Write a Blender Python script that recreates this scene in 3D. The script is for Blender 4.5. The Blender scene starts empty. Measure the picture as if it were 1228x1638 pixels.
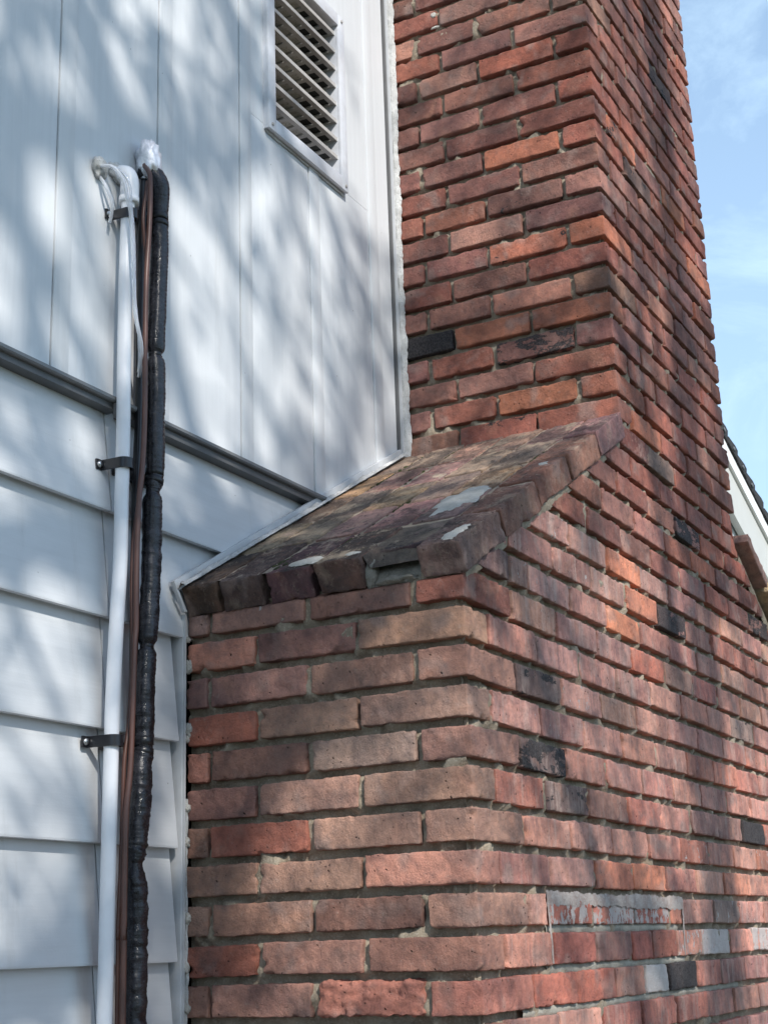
import bpy, math, random
import numpy as np
from mathutils import Matrix, Vector

U = 0.0675                      # one brick course in metres; all modelling below is in courses
C = bpy.context.scene.collection
sc = bpy.context.scene

# ------------------------------------------------------------------ camera
cam_d = bpy.data.cameras.new('camera')
cam = bpy.data.objects.new('camera', cam_d); C.objects.link(cam)
cam_d.sensor_fit = 'HORIZONTAL'; cam_d.sensor_width = 36.0
cam_d.lens = 2353.83/1228*36
cam_d.clip_start = 0.05; cam_d.clip_end = 2000
right = Vector((0.4758, -0.8789, -0.0333)); up = Vector((-0.2342, -0.1630, 0.9584)); fwd = Vector((0.8478, 0.4482, 0.2834))
mw = Matrix((( right.x, up.x, -fwd.x), (right.y, up.y, -fwd.y), (right.z, up.z, -fwd.z))).to_4x4()
mw.translation = Vector((-32.8342, -15.2013, -8.1811))*U
cam.matrix_world = mw
sc.camera = cam

# ------------------------------------------------------------------ sky, sun, exposure
ALPHA, ELEV = math.radians(38), math.radians(38)
sund = Vector((-math.sin(ALPHA)*math.cos(ELEV), -math.cos(ALPHA)*math.cos(ELEV), math.sin(ELEV)))
world = bpy.data.worlds.new('World'); sc.world = world; world.use_nodes = True
nt = world.node_tree; nt.nodes.clear()
out = nt.nodes.new('ShaderNodeOutputWorld'); bg = nt.nodes.new('ShaderNodeBackground')
sky = nt.nodes.new('ShaderNodeTexSky'); sky.sky_type = 'NISHITA'; sky.sun_disc = False
sky.sun_elevation = ELEV; sky.sun_rotation = math.radians(180)+ALPHA
sky.air_density = 1.0; sky.dust_density = 0.6; sky.ozone_density = 1.5
bg.inputs['Strength'].default_value = 0.15
tc = nt.nodes.new('ShaderNodeTexCoord'); mp = nt.nodes.new('ShaderNodeMapping')
mp.inputs['Scale'].default_value = (2.0, 3.2, 7.0); mp.inputs['Rotation'].default_value = (0.3, 0.5, 0.2)
cl = nt.nodes.new('ShaderNodeTexNoise'); cl.inputs['Scale'].default_value = 2.2; cl.inputs['Detail'].default_value = 9
cl.inputs['Roughness'].default_value = 0.62; cl.inputs['Distortion'].default_value = 0.7
cr = nt.nodes.new('ShaderNodeValToRGB'); cr.color_ramp.elements[0].position = 0.46; cr.color_ramp.elements[1].position = 0.80
cr.color_ramp.elements[0].color = (0, 0, 0, 1); cr.color_ramp.elements[1].color = (0.5, 0.5, 0.5, 1)
mx = nt.nodes.new('ShaderNodeMixRGB'); mx.inputs['Color2'].default_value = (6.2, 8.2, 9.6, 1)
nt.links.new(tc.outputs['Generated'], mp.inputs['Vector']); nt.links.new(mp.outputs[0], cl.inputs['Vector'])
nt.links.new(cl.outputs['Fac'], cr.inputs['Fac']); nt.links.new(cr.outputs['Color'], mx.inputs['Fac'])
# pale summer haze, thicker towards the horizon all the way round
sx = nt.nodes.new('ShaderNodeSeparateXYZ'); nt.links.new(tc.outputs['Generated'], sx.inputs[0])
hz = nt.nodes.new('ShaderNodeMapRange'); hz.inputs['From Min'].default_value = 0.0; hz.inputs['From Max'].default_value = 0.9
hz.inputs['To Min'].default_value = 0.75; hz.inputs['To Max'].default_value = 0.12; nt.links.new(sx.outputs['Z'], hz.inputs['Value'])
hm = nt.nodes.new('ShaderNodeMixRGB'); hm.inputs['Color2'].default_value = (5.2, 7.6, 10.4, 1)
nt.links.new(hz.outputs[0], hm.inputs['Fac']); nt.links.new(sky.outputs['Color'], hm.inputs['Color1'])
nt.links.new(hm.outputs['Color'], mx.inputs['Color1']); nt.links.new(mx.outputs['Color'], bg.inputs['Color'])
nt.links.new(bg.outputs[0], out.inputs['Surface'])

sl = bpy.data.lights.new('sun', 'SUN'); sl.energy = 5.0; sl.angle = math.radians(0.55); sl.color = (1.0, 0.955, 0.89)
so = bpy.data.objects.new('sun', sl); C.objects.link(so)
so.rotation_euler = (-sund).to_track_quat('-Z', 'Y').to_euler(); so.location = sund*20

sc.view_settings.view_transform = 'Standard'; sc.view_settings.look = 'None'
sc.view_settings.exposure = 0.08; sc.view_settings.gamma = 1.0
sc.view_settings.use_curve_mapping = False
sc.render.engine = 'CYCLES'
sc.cycles.max_bounces = 8; sc.cycles.transparent_max_bounces = 8

# ------------------------------------------------------------------ noise
def _h(ix, iy, iz, seed):
    n = (ix*374761393 + iy*668265263 + iz*2147483647 + seed*974634777) & 0xffffffff
    n = ((n ^ (n >> 13))*1274126177) & 0xffffffff
    n = n ^ (n >> 16)
    return (n & 0xffff)/65535.0
def vnoise(P, scale, seed=0):
    Q = P*scale + 1000.0
    i = np.floor(Q).astype(np.int64); f = Q-i; f = f*f*(3-2*f)
    r = 0
    for dx in (0, 1):
        for dy in (0, 1):
            for dz in (0, 1):
                w = (f[:, 0] if dx else 1-f[:, 0])*(f[:, 1] if dy else 1-f[:, 1])*(f[:, 2] if dz else 1-f[:, 2])
                r = r + w*_h(i[:, 0]+dx, i[:, 1]+dy, i[:, 2]+dz, seed)
    return r
def fbm(P, scale, seed=0, octs=3):
    r = 0; a = 1; t = 0
    for o in range(octs):
        r = r + a*vnoise(P, scale*2**o, seed+o*17); t += a; a *= 0.55
    return r/t

# ------------------------------------------------------------------ mesh helpers
def mesh_np(name, V, F, smooth=True):
    """V (n,3) metres, F (m,4) quads or list"""
    me = bpy.data.meshes.new(name)
    V = np.asarray(V, np.float32)
    if isinstance(F, np.ndarray):
        k = F.shape[1]
        me.vertices.add(len(V)); me.vertices.foreach_set('co', V.ravel())
        me.loops.add(F.size); me.loops.foreach_set('vertex_index', F.astype(np.int32).ravel())
        me.polygons.add(len(F)); me.polygons.foreach_set('loop_start', np.arange(0, F.size, k, dtype=np.int32))
        me.polygons.foreach_set('loop_total', np.full(len(F), k, np.int32))
        me.update(calc_edges=True)
    else:
        me.from_pydata([tuple(v) for v in V.tolist()], [], F); me.update()
    if smooth: me.polygons.foreach_set('use_smooth', np.ones(len(me.polygons), bool))
    return me
def set_attr(me, name, cols):
    a = me.attributes.new(name, 'FLOAT_COLOR', 'POINT')
    c = np.asarray(cols, np.float32)
    if c.ndim == 1: c = np.tile(c, (len(me.vertices), 1))
    a.data.foreach_set('color', c.ravel())
def link(name, me, mat=None, parent=None, loc=None):
    o = bpy.data.objects.new(name, me); C.objects.link(o)
    if mat is not None and me is not None and len(me.materials) == 0: me.materials.append(mat)
    if loc is not None: o.location = loc
    if parent is not None: o.parent = parent
    return o
def thing(name, label, cat, loc=(0, 0, 0), group=None):
    o = bpy.data.objects.new(name, None); C.objects.link(o)
    o['label'] = label; o['category'] = cat
    if group: o['group'] = group
    return o
class MB:
    """collects simple geometry (in courses)"""
    def __init__(s): s.V = []; s.F = []
    def box(s, x0, x1, y0, y1, z0, z1):
        n = len(s.V)
        s.V += [(x0, y0, z0), (x1, y0, z0), (x1, y1, z0), (x0, y1, z0), (x0, y0, z1), (x1, y0, z1), (x1, y1, z1), (x0, y1, z1)]
        s.F += [tuple(n+i for i in f) for f in ((0, 3, 2, 1), (4, 5, 6, 7), (0, 1, 5, 4), (1, 2, 6, 5), (2, 3, 7, 6), (3, 0, 4, 7))]
        return s
    def prism(s, poly, y0, y1):
        """poly of (x,z), counter-clockwise seen from -y; extruded from y0 (front) to y1 (back)"""
        n = len(s.V); k = len(poly)
        s.V += [(x, y0, z) for x, z in poly]+[(x, y1, z) for x, z in poly]
        s.F.append(tuple(range(n, n+k))); s.F.append(tuple(range(n+2*k-1, n+k-1, -1)))
        for i in range(k):
            j = (i+1) % k; s.F.append((n+j, n+i, n+k+i, n+k+j))
        return s
    def prism_x(s, poly, x0, x1):
        """poly of (y,z); extruded along x"""
        n = len(s.V); k = len(poly)
        s.V += [(x0, y, z) for y, z in poly]+[(x1, y, z) for y, z in poly]
        s.F.append(tuple(range(n, n+k))); s.F.append(tuple(range(n+2*k-1, n+k-1, -1)))
        for i in range(k):
            j = (i+1) % k; s.F.append((n+j, n+i, n+k+i, n+k+j))
        return s
    def build(s, name, mat, parent=None, bevel=0.0, smooth=False, seg=2):
        V = np.array(s.V)*U; c = (V.min(0)+V.max(0))/2
        me = bpy.data.meshes.new(name); me.from_pydata([tuple(v) for v in (V-c).tolist()], [], s.F)
        me.validate(); me.update()
        import bmesh
        bm = bmesh.new(); bm.from_mesh(me); bmesh.ops.recalc_face_normals(bm, faces=bm.faces)
        if bevel > 0:
            bmesh.ops.bevel(bm, geom=list(bm.edges), offset=bevel*U, segments=seg, affect='EDGES', profile=0.6)
        bm.to_mesh(me); bm.free()
        if bevel > 0 or smooth: me.polygons.foreach_set('use_smooth', np.ones(len(me.polygons), bool))
        o = link(name, me, mat, parent, c)
        if bevel > 0:
            me.set_sharp_from_angle(angle=math.radians(50))
        return o
def catmull(P, n):
    P = np.array(P, float); P = np.vstack([2*P[0]-P[1], P, 2*P[-1]-P[-2]])
    outp = []
    for i in range(1, len(P)-2):
        for t in np.arange(n)/n:
            a, b, c, d = P[i-1], P[i], P[i+1], P[i+2]
            outp.append(0.5*((2*b)+(-a+c)*t+(2*a-5*b+4*c-d)*t*t+(-a+3*b-3*c+d)*t**3))
    outp.append(P[-2]); return np.array(outp)
def resample(P, step):
    d = np.r_[0, np.cumsum(np.linalg.norm(np.diff(P, axis=0), axis=1))]
    n = max(2, int(d[-1]/step)+1); t = np.linspace(0, d[-1], n)
    return np.stack([np.interp(t, d, P[:, k]) for k in range(3)], 1), t
def sweep(P, rad, ns=16, rfun=None):
    """tube along P (courses); rad scalar/array; rfun(P, ang, i)->radius matrix"""
    P = np.asarray(P, float); n = len(P)
    T = np.gradient(P, axis=0); T /= np.linalg.norm(T, axis=1)[:, None]
    ref = np.array([0, -1.0, 0.0001])
    A = np.cross(T, ref); A /= np.linalg.norm(A, axis=1)[:, None]; B = np.cross(A, T)
    ang = np.arange(ns)/ns*2*math.pi
    R = np.broadcast_to(np.asarray(rad, float).reshape(-1, 1) if np.ndim(rad) else rad, (n, ns)).copy()
    if rfun is not None: R = rfun(R, ang, P)
    V = P[:, None, :]+R[:, :, None]*(A[:, None, :]*np.cos(ang)[None, :, None]+B[:, None, :]*np.sin(ang)[None, :, None])
    V = V.reshape(-1, 3)
    i = np.arange(n-1)[:, None]; j = np.arange(ns)[None, :]; j2 = (j+1) % ns
    F = np.stack([i*ns+j, i*ns+j2, (i+1)*ns+j2, (i+1)*ns+j], -1).reshape(-1, 4)
    V = np.vstack([V, P[0], P[-1]]); F = F.tolist()
    c0, c1 = n*ns, n*ns+1
    for k in range(ns):
        F.append((c0, (k+1) % ns, k)); F.append((c1, (n-1)*ns+k, (n-1)*ns+(k+1) % ns))
    return V, F
def tube(name, P, rad, mat, parent=None, ns=16, rfun=None):
    V, F = sweep(P, rad, ns, rfun)
    V = V*U; c = (V.min(0)+V.max(0))/2
    me = bpy.data.meshes.new(name); me.from_pydata([tuple(v) for v in (V-c).tolist()], [], [tuple(f) for f in F]); me.update()
    me.polygons.foreach_set('use_smooth', np.ones(len(me.polygons), bool))
    return link(name, me, mat, parent, c)
def lump(name, centre, size, mat, parent, seed=0, amp=0.35, freq=2.5, n=20, smooth=True):
    """irregular bead: noisy ellipsoid (courses)"""
    th = np.linspace(0, math.pi, n)[:, None]; ph = (np.arange(2*n)/(2*n)*2*math.pi)[None, :]
    N = np.stack([np.sin(th)*np.cos(ph), np.sin(th)*np.sin(ph), np.cos(th)*np.ones_like(ph)], -1).reshape(-1, 3)
    r = 1+amp*(fbm(N*1.0+seed*7.3, freq, seed, 3)-0.5)*2
    V = (N*r[:, None])*np.array(size)
    m = 2*n
    i = np.arange(n-1)[:, None]; j = np.arange(m)[None, :]
    F = np.stack([i*m+j, (i+1)*m+j, (i+1)*m+(j+1) % m, i*m+(j+1) % m], -1).reshape(-1, 4)
    me = mesh_np(name, V*U, F, smooth)
    return link(name, me, mat, parent, np.array(centre)*U)

# ------------------------------------------------------------------ materials
def newmat(name):
    m = bpy.data.materials.new(name); m.use_nodes = True
    n = m.node_tree; n.nodes.clear()
    o = n.nodes.new('ShaderNodeOutputMaterial'); b = n.nodes.new('ShaderNodeBsdfPrincipled')
    n.links.new(b.outputs[0], o.inputs['Surface'])
    return m, n, b
class G:
    """tiny node helper"""
    def __init__(s, nt): s.off = None; s.t = nt; s.geo = nt.nodes.new('ShaderNodeNewGeometry')
    def use_offset(s):
        a = s.t.nodes.new('ShaderNodeAttribute'); a.attribute_name = 'offset'
        v = s.t.nodes.new('ShaderNodeVectorMath'); v.operation = 'ADD'
        s.t.links.new(s.geo.outputs['Position'], v.inputs[0]); s.t.links.new(a.outputs['Color'], v.inputs[1]); s.off = v.outputs[0]
    def pos(s, scale=(1, 1, 1), world=False):
        m = s.t.nodes.new('ShaderNodeMapping'); m.inputs['Scale'].default_value = scale
        s.t.links.new(s.geo.outputs['Position'] if (world or s.off is None) else s.off, m.inputs['Vector']); return m.outputs[0]
    def noise(s, scale, vec=None, detail=4, rough=0.55, dist=0.0):
        n = s.t.nodes.new('ShaderNodeTexNoise'); n.inputs['Scale'].default_value = scale; n.inputs['Detail'].default_value = detail
        n.inputs['Roughness'].default_value = rough; n.inputs['Distortion'].default_value = dist
        s.t.links.new(vec if vec is not None else s.pos(), n.inputs['Vector']); return n.outputs['Fac']
    def voro(s, scale, vec=None, feature='F1'):
        n = s.t.nodes.new('ShaderNodeTexVoronoi'); n.inputs['Scale'].default_value = scale; n.feature = feature
        s.t.links.new(vec if vec is not None else s.pos(), n.inputs['Vector']); return n.outputs['Distance']
    def ramp(s, fac, a, b, c0=0.0, c1=1.0):
        n = s.t.nodes.new('ShaderNodeMapRange'); n.inputs['From Min'].default_value = a; n.inputs['From Max'].default_value = b
        n.inputs['To Min'].default_value = c0; n.inputs['To Max'].default_value = c1; n.interpolation_type = 'SMOOTHSTEP'
        s.t.links.new(fac, n.inputs['Value']); return n.outputs['Result']
    def math(s, op, a, b=None, clamp=False):
        n = s.t.nodes.new('ShaderNodeMath'); n.operation = op; n.use_clamp = clamp
        for k, v in enumerate((a, b)):
            if v is None: continue
            if isinstance(v, (int, float)): n.inputs[k].default_value = v
            else: s.t.links.new(v, n.inputs[k])
        return n.outputs[0]
    def mix(s, fac, c1, c2, mode='MIX'):
        n = s.t.nodes.new('ShaderNodeMixRGB'); n.blend_type = mode
        for k, v in (('Fac', fac), ('Color1', c1), ('Color2', c2)):
            if isinstance(v, (int, float)): n.inputs[k].default_value = v
            elif isinstance(v, tuple): n.inputs[k].default_value = v if len(v) == 4 else (*v, 1)
            else: s.t.links.new(v, n.inputs[k])
        return n.outputs[0]
    def attr(s, name):
        n = s.t.nodes.new('ShaderNodeAttribute'); n.attribute_name = name; return n
    def bump(s, h, strength, dist, normal=None):
        n = s.t.nodes.new('ShaderNodeBump'); n.inputs['Strength'].default_value = strength; n.inputs['Distance'].default_value = dist
        s.t.links.new(h, n.inputs['Height'])
        if normal is not None: s.t.links.new(normal, n.inputs['Normal'])
        return n.outputs['Normal']
    def sep(s, col):
        n = s.t.nodes.new('ShaderNodeSeparateColor'); s.t.links.new(col, n.inputs[0]); return n.outputs

def brick_material():
    m, nt, b = newmat('brick'); g = G(nt); g.use_offset()
    tint = g.attr('tint'); marks = g.attr('marks'); mk = g.sep(marks.outputs['Color'])
    big = g.noise(9, detail=3); mid = g.noise(42, detail=7, rough=0.72); fine = g.noise(240, detail=4, rough=0.75)
    big2 = g.noise(13, detail=2, dist=0.3)
    c = g.mix(g.ramp(big, 0.35, 0.65), g.mix(1.0, tint.outputs['Color'], (1.15, 1.08, 1.02), 'MULTIPLY'), g.mix(1.0, tint.outputs['Color'], (0.66, 0.64, 0.65), 'MULTIPLY'))
    c = g.mix(g.ramp(big2, 0.58, 0.74, 0, 0.4), c, (0.42, 0.225, 0.16)); c = g.mix(g.ramp(big2, 0.44, 0.28, 0, 0.5), c, (0.34, 0.265, 0.235))
    c = g.mix(g.ramp(mid, 0.35, 0.75), g.mix(1.0, c, (1.22, 1.12, 1.08), 'MULTIPLY'), g.mix(1.0, c, (0.72, 0.72, 0.76), 'MULTIPLY'))
    # purple-grey fire skin in soft patches
    skin = g.ramp(g.noise(14, detail=2, dist=0.6), 0.5, 0.72, 0, 0.38)
    c = g.mix(skin, c, (0.17, 0.13, 0.118))
    # pale film and vertical run marks (amount = marks.r)
    st = g.noise(1.0, g.pos((26, 26, 4)), detail=5, rough=0.65); st2 = g.noise(1.0, g.pos((140, 140, 9)), detail=3)
    st = g.math('ADD', g.math('MULTIPLY', st, 0.7), g.math('MULTIPLY', st2, 0.3))
    c = g.mix(g.math('MULTIPLY', g.ramp(st, 0.46, 0.70, 0, 0.75), mk[0], True), c, (0.56, 0.43, 0.38))
    c = g.mix(g.math('MULTIPLY', g.ramp(st, 0.48, 0.32), g.math('MULTIPLY', mk[0], 0.7), True), c, (0.17, 0.11, 0.12))
    film = g.ramp(g.noise(60, detail=6, rough=0.75), 0.55, 0.8)
    c = g.mix(g.math('MULTIPLY', film, 0.42), c, (0.42, 0.36, 0.32))
    # sandy speckles and dark pits
    sp = g.ramp(fine, 0.60, 0.74); c = g.mix(g.math('MULTIPLY', sp, 0.30), c, (0.55, 0.42, 0.34))
    sp = g.ramp(fine, 0.40, 0.28); c = g.mix(g.math('MULTIPLY', sp, 0.45), c, (0.05, 0.03, 0.03))
    pits = g.ramp(g.voro(70, g.mix(0.02, g.pos(), g.noise(60), 'ADD')), 0.15, 0.07); pitmask = g.ramp(g.noise(30, detail=3), 0.46, 0.60)
    pits = g.math('MULTIPLY', pits, pitmask); c = g.mix(g.math('MULTIPLY', pits, 0.85), c, (0.02, 0.012, 0.012))
    # charred skin (marks.g), white paint / lime (marks.b)
    chn = g.noise(1.0, g.pos((13, 13, 28)), detail=9, rough=0.72, dist=0.3)
    inv = g.math('SUBTRACT', 1.0, mk[1]); ch = g.math('GREATER_THAN', chn, g.math('ADD', g.math('MULTIPLY', inv, 0.55), 0.20))
    ch = g.math('MULTIPLY', ch, g.math('GREATER_THAN', mk[1], 0.02)); ch = g.math('MULTIPLY', ch, g.ramp(mid, 0.75, 0.55, 0.35, 1.0))
    c = g.mix(g.math('MULTIPLY', ch, 0.93), c, g.mix(g.ramp(fine, 0.35, 0.7), (0.02, 0.019, 0.022), (0.085, 0.078, 0.078)))
    wn = g.noise(1.0, g.pos((45, 45, 26)), detail=6, rough=0.7)
    wh = g.math('GREATER_THAN', wn, g.math('SUBTRACT', 0.86, g.math('MULTIPLY', mk[2], 0.52)))
    wh = g.math('MULTIPLY', wh, g.math('GREATER_THAN', mk[2], 0.02))
    c = g.mix(g.math('MULTIPLY', wh, 0.85), c, g.mix(mid, (0.42, 0.38, 0.36), (0.68, 0.65, 0.63)))
    # lichen and soot on the weathered copings (marks alpha), real growth on the tops only
    nz = g.t.nodes.new('ShaderNodeSeparateXYZ'); g.t.links.new(g.geo.outputs['Normal'], nz.inputs[0])
    wthr = g.math('MULTIPLY', marks.outputs['Alpha'], g.ramp(nz.outputs['Z'], 0.35, 0.75, 0.35, 1.0))
    ln = g.noise(1.0, g.pos((4.5, 6, 5), True), detail=12, rough=0.72, dist=0.5)
    c = g.mix(g.math('MULTIPLY', g.ramp(ln, 0.47, 0.56, 0, 0.97), wthr, True), c, g.mix(fine, (0.02, 0.018, 0.018), (0.075, 0.065, 0.06)))
    ln2 = g.noise(1.0, g.pos((9, 14, 11), True), detail=10, rough=0.72)
    c = g.mix(g.math('MULTIPLY', g.ramp(ln2, 0.52, 0.62, 0, 0.7), wthr, True), c, (0.46, 0.37, 0.27))
    ln3 = g.noise(1.0, g.pos((9, 22, 16), True), detail=8, rough=0.75)
    crust = g.noise(1.0, g.pos((60, 90, 60), True), detail=6, rough=0.75)
    c = g.mix(g.math('MULTIPLY', g.ramp(crust, 0.52, 0.62, 0, 0.75), wthr, True), c, (0.035, 0.03, 0.028))
    c = g.mix(g.math('MULTIPLY', g.ramp(crust, 0.42, 0.34, 0, 0.7), wthr, True), c, (0.50, 0.42, 0.32))
    c = g.mix(g.math('MULTIPLY', g.ramp(ln3, 0.63, 0.69, 0, 0.7), wthr, True), c, (0.045, 0.045, 0.02))
    nt.links.new(c, b.inputs['Base Color'])
    b.inputs['Roughness'].default_value = 0.88; b.inputs['Specular IOR Level'].default_value = 0.25
    # relief
    rg = g.math('ADD', g.math('MULTIPLY', g.noise(75, detail=8, rough=0.78), 1.0), g.math('MULTIPLY', fine, 0.35))
    rg = g.math('SUBTRACT', rg, g.math('MULTIPLY', pits, 1.2))
    crk = g.ramp(g.voro(28, g.mix(0.25, g.pos(), g.noise(30), 'ADD'), 'DISTANCE_TO_EDGE'), 0.0, 0.02)
    rg = g.math('ADD', rg, g.math('MULTIPLY', g.math('MULTIPLY', crk, g.ramp(big, 0.55, 0.7)), 0.35))
    rg = g.math('SUBTRACT', rg, g.math('MULTIPLY', ch, 0.25)); rg = g.math('ADD', rg, g.math('MULTIPLY', wh, 0.12))
    rg = g.math('ADD', rg, g.math('MULTIPLY', g.math('MULTIPLY', st, mk[0]), 0.5))
    nt.links.new(g.bump(rg, 1.0, 0.0062), b.inputs['Normal'])
    return m
def mortar_material(name, c0, c1, c2, bumpd=0.004):
    m, nt, b = newmat(name); g = G(nt)
    n1 = g.noise(25, detail=4); n2 = g.noise(230, detail=4, rough=0.7)
    c = g.mix(g.ramp(n1, 0.35, 0.65), c0, c1); c = g.mix(g.ramp(n2, 0.5, 0.7, 0, 0.6), c, c2)
    grit = g.ramp(g.voro(400), 0.25, 0.1); c = g.mix(g.math('MULTIPLY', grit, 0.4), c, (0.06, 0.055, 0.05))
    nt.links.new(c, b.inputs['Base Color']); b.inputs['Roughness'].default_value = 0.95; b.inputs['Specular IOR Level'].default_value = 0.15
    h = g.math('ADD', g.noise(120, detail=6, rough=0.75), g.math('MULTIPLY', n2, 0.5))
    nt.links.new(g.bump(h, 0.9, bumpd), b.inputs['Normal']); return m
def paint_material(name, col, dirt, grain=True, rough=0.5, scale=(90, 90, 3)):
    m, nt, b = newmat(name); g = G(nt)
    gr = g.noise(1.0, g.pos(scale), detail=5, rough=0.6)
    d = g.noise(4, detail=5, rough=0.6)
    c = g.mix(g.ramp(gr, 0.3, 0.8, 0, 0.35), col, dirt); c = g.mix(g.ramp(d, 0.45, 0.75, 0, 0.30), c, dirt)
    spk = g.math('MULTIPLY', g.ramp(g.voro(26), 0.05, 0.03), g.ramp(g.noise(7), 0.55, 0.62))
    c = g.mix(g.math('MULTIPLY', spk, 0.7), c, (0.10, 0.09, 0.08))
    grime = g.math('MULTIPLY', g.ramp(g.noise(1.0, g.pos((14, 14, 1.6)), detail=6, rough=0.7), 0.55, 0.72), 0.16); c = g.mix(grime, c, (0.30, 0.29, 0.26))
    nt.links.new(c, b.inputs['Base Color']); b.inputs['Roughness'].default_value = rough
    h = g.math('ADD', g.math('MULTIPLY', gr, 0.6 if grain else 0.15), g.math('MULTIPLY', g.noise(260, detail=2), 0.25))
    h = g.math('ADD', h, g.math('MULTIPLY', g.noise(5, detail=1), 1.2))
    nt.links.new(g.bump(h, 0.5, 0.0012), b.inputs['Normal']); return m
def plain(name, col, rough=0.5, metal=0.0, bump=0.0, bscale=80, spec=0.5, var=0.15, coat=0):
    m, nt, b = newmat(name); g = G(nt)
    n = g.noise(bscale*0.3, detail=4)
    nt.links.new(g.mix(g.ramp(n, 0.3, 0.7), tuple(v*(1-var) for v in col), tuple(min(1, v*(1+var)) for v in col)), b.inputs['Base Color'])
    b.inputs['Roughness'].default_value = rough; b.inputs['Metallic'].default_value = metal; b.inputs['Specular IOR Level'].default_value = spec
    b.inputs['Coat Weight'].default_value = coat
    if bump: nt.links.new(g.bump(g.noise(bscale, detail=5, rough=0.65), 0.8, bump), b.inputs['Normal'])
    return m
M_brick = brick_material()
M_mortar = mortar_material('mortar', (0.24, 0.195, 0.145), (0.35, 0.295, 0.225), (0.50, 0.44, 0.36))
M_mortar_l = mortar_material('pale_mortar', (0.40, 0.385, 0.35), (0.50, 0.48, 0.44), (0.62, 0.60, 0.57), 0.003)
M_siding = paint_material('painted_siding', (0.66, 0.68, 0.70), (0.55, 0.565, 0.58))
M_lap = paint_material('painted_lap_board', (0.65, 0.67, 0.69), (0.54, 0.555, 0.57), scale=(6, 6, 120))
M_trim = paint_material('painted_trim', (0.56, 0.575, 0.595), (0.40, 0.40, 0.40), scale=(40, 40, 40))
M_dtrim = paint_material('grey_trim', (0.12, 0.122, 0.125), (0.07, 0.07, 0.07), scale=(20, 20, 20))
M_mtrim = paint_material('mid_grey_trim', (0.20, 0.205, 0.21), (0.10, 0.10, 0.10), scale=(30, 30, 30))  # mid grey for the lip of the drip trim
M_vent = paint_material('vent_plastic', (0.66, 0.68, 0.73), (0.40, 0.39, 0.37), False, 0.45, (30, 30, 30))
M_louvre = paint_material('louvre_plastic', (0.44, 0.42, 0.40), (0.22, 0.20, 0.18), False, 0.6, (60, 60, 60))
M_caulk = mortar_material('white_caulk', (0.50, 0.50, 0.49), (0.66, 0.66, 0.65), (0.34, 0.33, 0.31), 0.005)
M_pvc = plain('white_pvc', (0.80, 0.81, 0.84), 0.32, var=0.03)
M_clear = plain('clear_tubing', (0.86, 0.88, 0.92), 0.08, var=0.03)
M_clear.node_tree.nodes['Principled BSDF'].inputs['Transmission Weight'].default_value = 0.65
M_clear.node_tree.nodes['Principled BSDF'].inputs['IOR'].default_value = 1.25
M_black = plain('black_plastic', (0.012, 0.012, 0.015), 0.28, bump=0.0004, bscale=300)
M_copper = plain('brown_cable', (0.105, 0.048, 0.036), 0.38, var=0.25, bscale=40)
M_screw = plain('zinc_screw', (0.6, 0.6, 0.6), 0.35, metal=1.0)
M_foil = plain('foil_tape', (0.80, 0.80, 0.84), 0.35, metal=0.45, bump=0.004, bscale=90)
M_shingle = plain('asphalt_shingle', (0.028, 0.027, 0.028), 0.9, bump=0.003, bscale=300, var=0.5)
M_white = paint_material('white_fascia', (0.86, 0.86, 0.86), (0.76, 0.76, 0.75), False, 0.5, (10, 10, 10))
M_dark = plain('dark_void', (0.012, 0.012, 0.013), 0.9)
M_soffit = paint_material('frieze_paint', (0.58, 0.57, 0.53), (0.50, 0.49, 0.45), False, 0.55, (10, 10, 10))

def wrap_material():
    m, nt, b = newmat('insulation_wrap'); g = G(nt)
    n = g.noise(60, detail=4); sc_ = g.noise(1.0, g.pos((500, 500, 900)), detail=2)
    c = g.mix(g.ramp(n, 0.35, 0.7), (0.010, 0.010, 0.013), (0.030, 0.030, 0.038))
    sc2 = g.ramp(sc_, 0.62, 0.70, 0, 0.5); c = g.mix(sc2, c, (0.16, 0.16, 0.17))
    nt.links.new(c, b.inputs['Base Color']); nt.links.new(g.ramp(n, 0.3, 0.7, 0.12, 0.30), b.inputs['Roughness'])
    w = g.noise(1.0, g.pos((25, 25, 170)), detail=3, rough=0.5, dist=0.4)
    nt.links.new(g.bump(g.math('ADD', w, g.math('MULTIPLY', sc_, 0.3)), 0.7, 0.0022), b.inputs['Normal']); return m
M_wrap = wrap_material()

def grass_material():
    m, nt, b = newmat('grass'); g = G(nt)
    c = g.mix(g.noise(3, detail=6), (0.035, 0.06, 0.018), (0.10, 0.12, 0.045))
    nt.links.new(c, b.inputs['Base Color']); b.inputs['Roughness'].default_value = 0.95
    nt.links.new(g.bump(g.noise(60, detail=6), 1.0, 0.03), b.inputs['Normal']); return m
def paving_material():
    m, nt, b = newmat('concrete_paving'); g = G(nt)
    c = g.mix(g.noise(5, detail=6), (0.13, 0.12, 0.105), (0.20, 0.185, 0.165))
    nt.links.new(c, b.inputs['Base Color']); b.inputs['Roughness'].default_value = 0.9
    nt.links.new(g.bump(g.noise(150, detail=4), 0.6, 0.003), b.inputs['Normal']); return m

# ------------------------------------------------------------------ ground
GZ = -32.0
me = bpy.data.meshes.new('lawn'); s = 400
me.from_pydata([(-s, -s, 0), (s, -s, 0), (s, s, 0), (-s, s, 0)], [], [(0, 1, 2, 3)])
lawn = link('lawn', me, grass_material(), None, (0, 0, GZ*U)); lawn['kind'] = 'structure'
pv = MB().box(-60, 75, -45, 8.3, GZ-0.3, GZ+0.9).build('path', paving_material()); pv['kind'] = 'structure'

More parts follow.
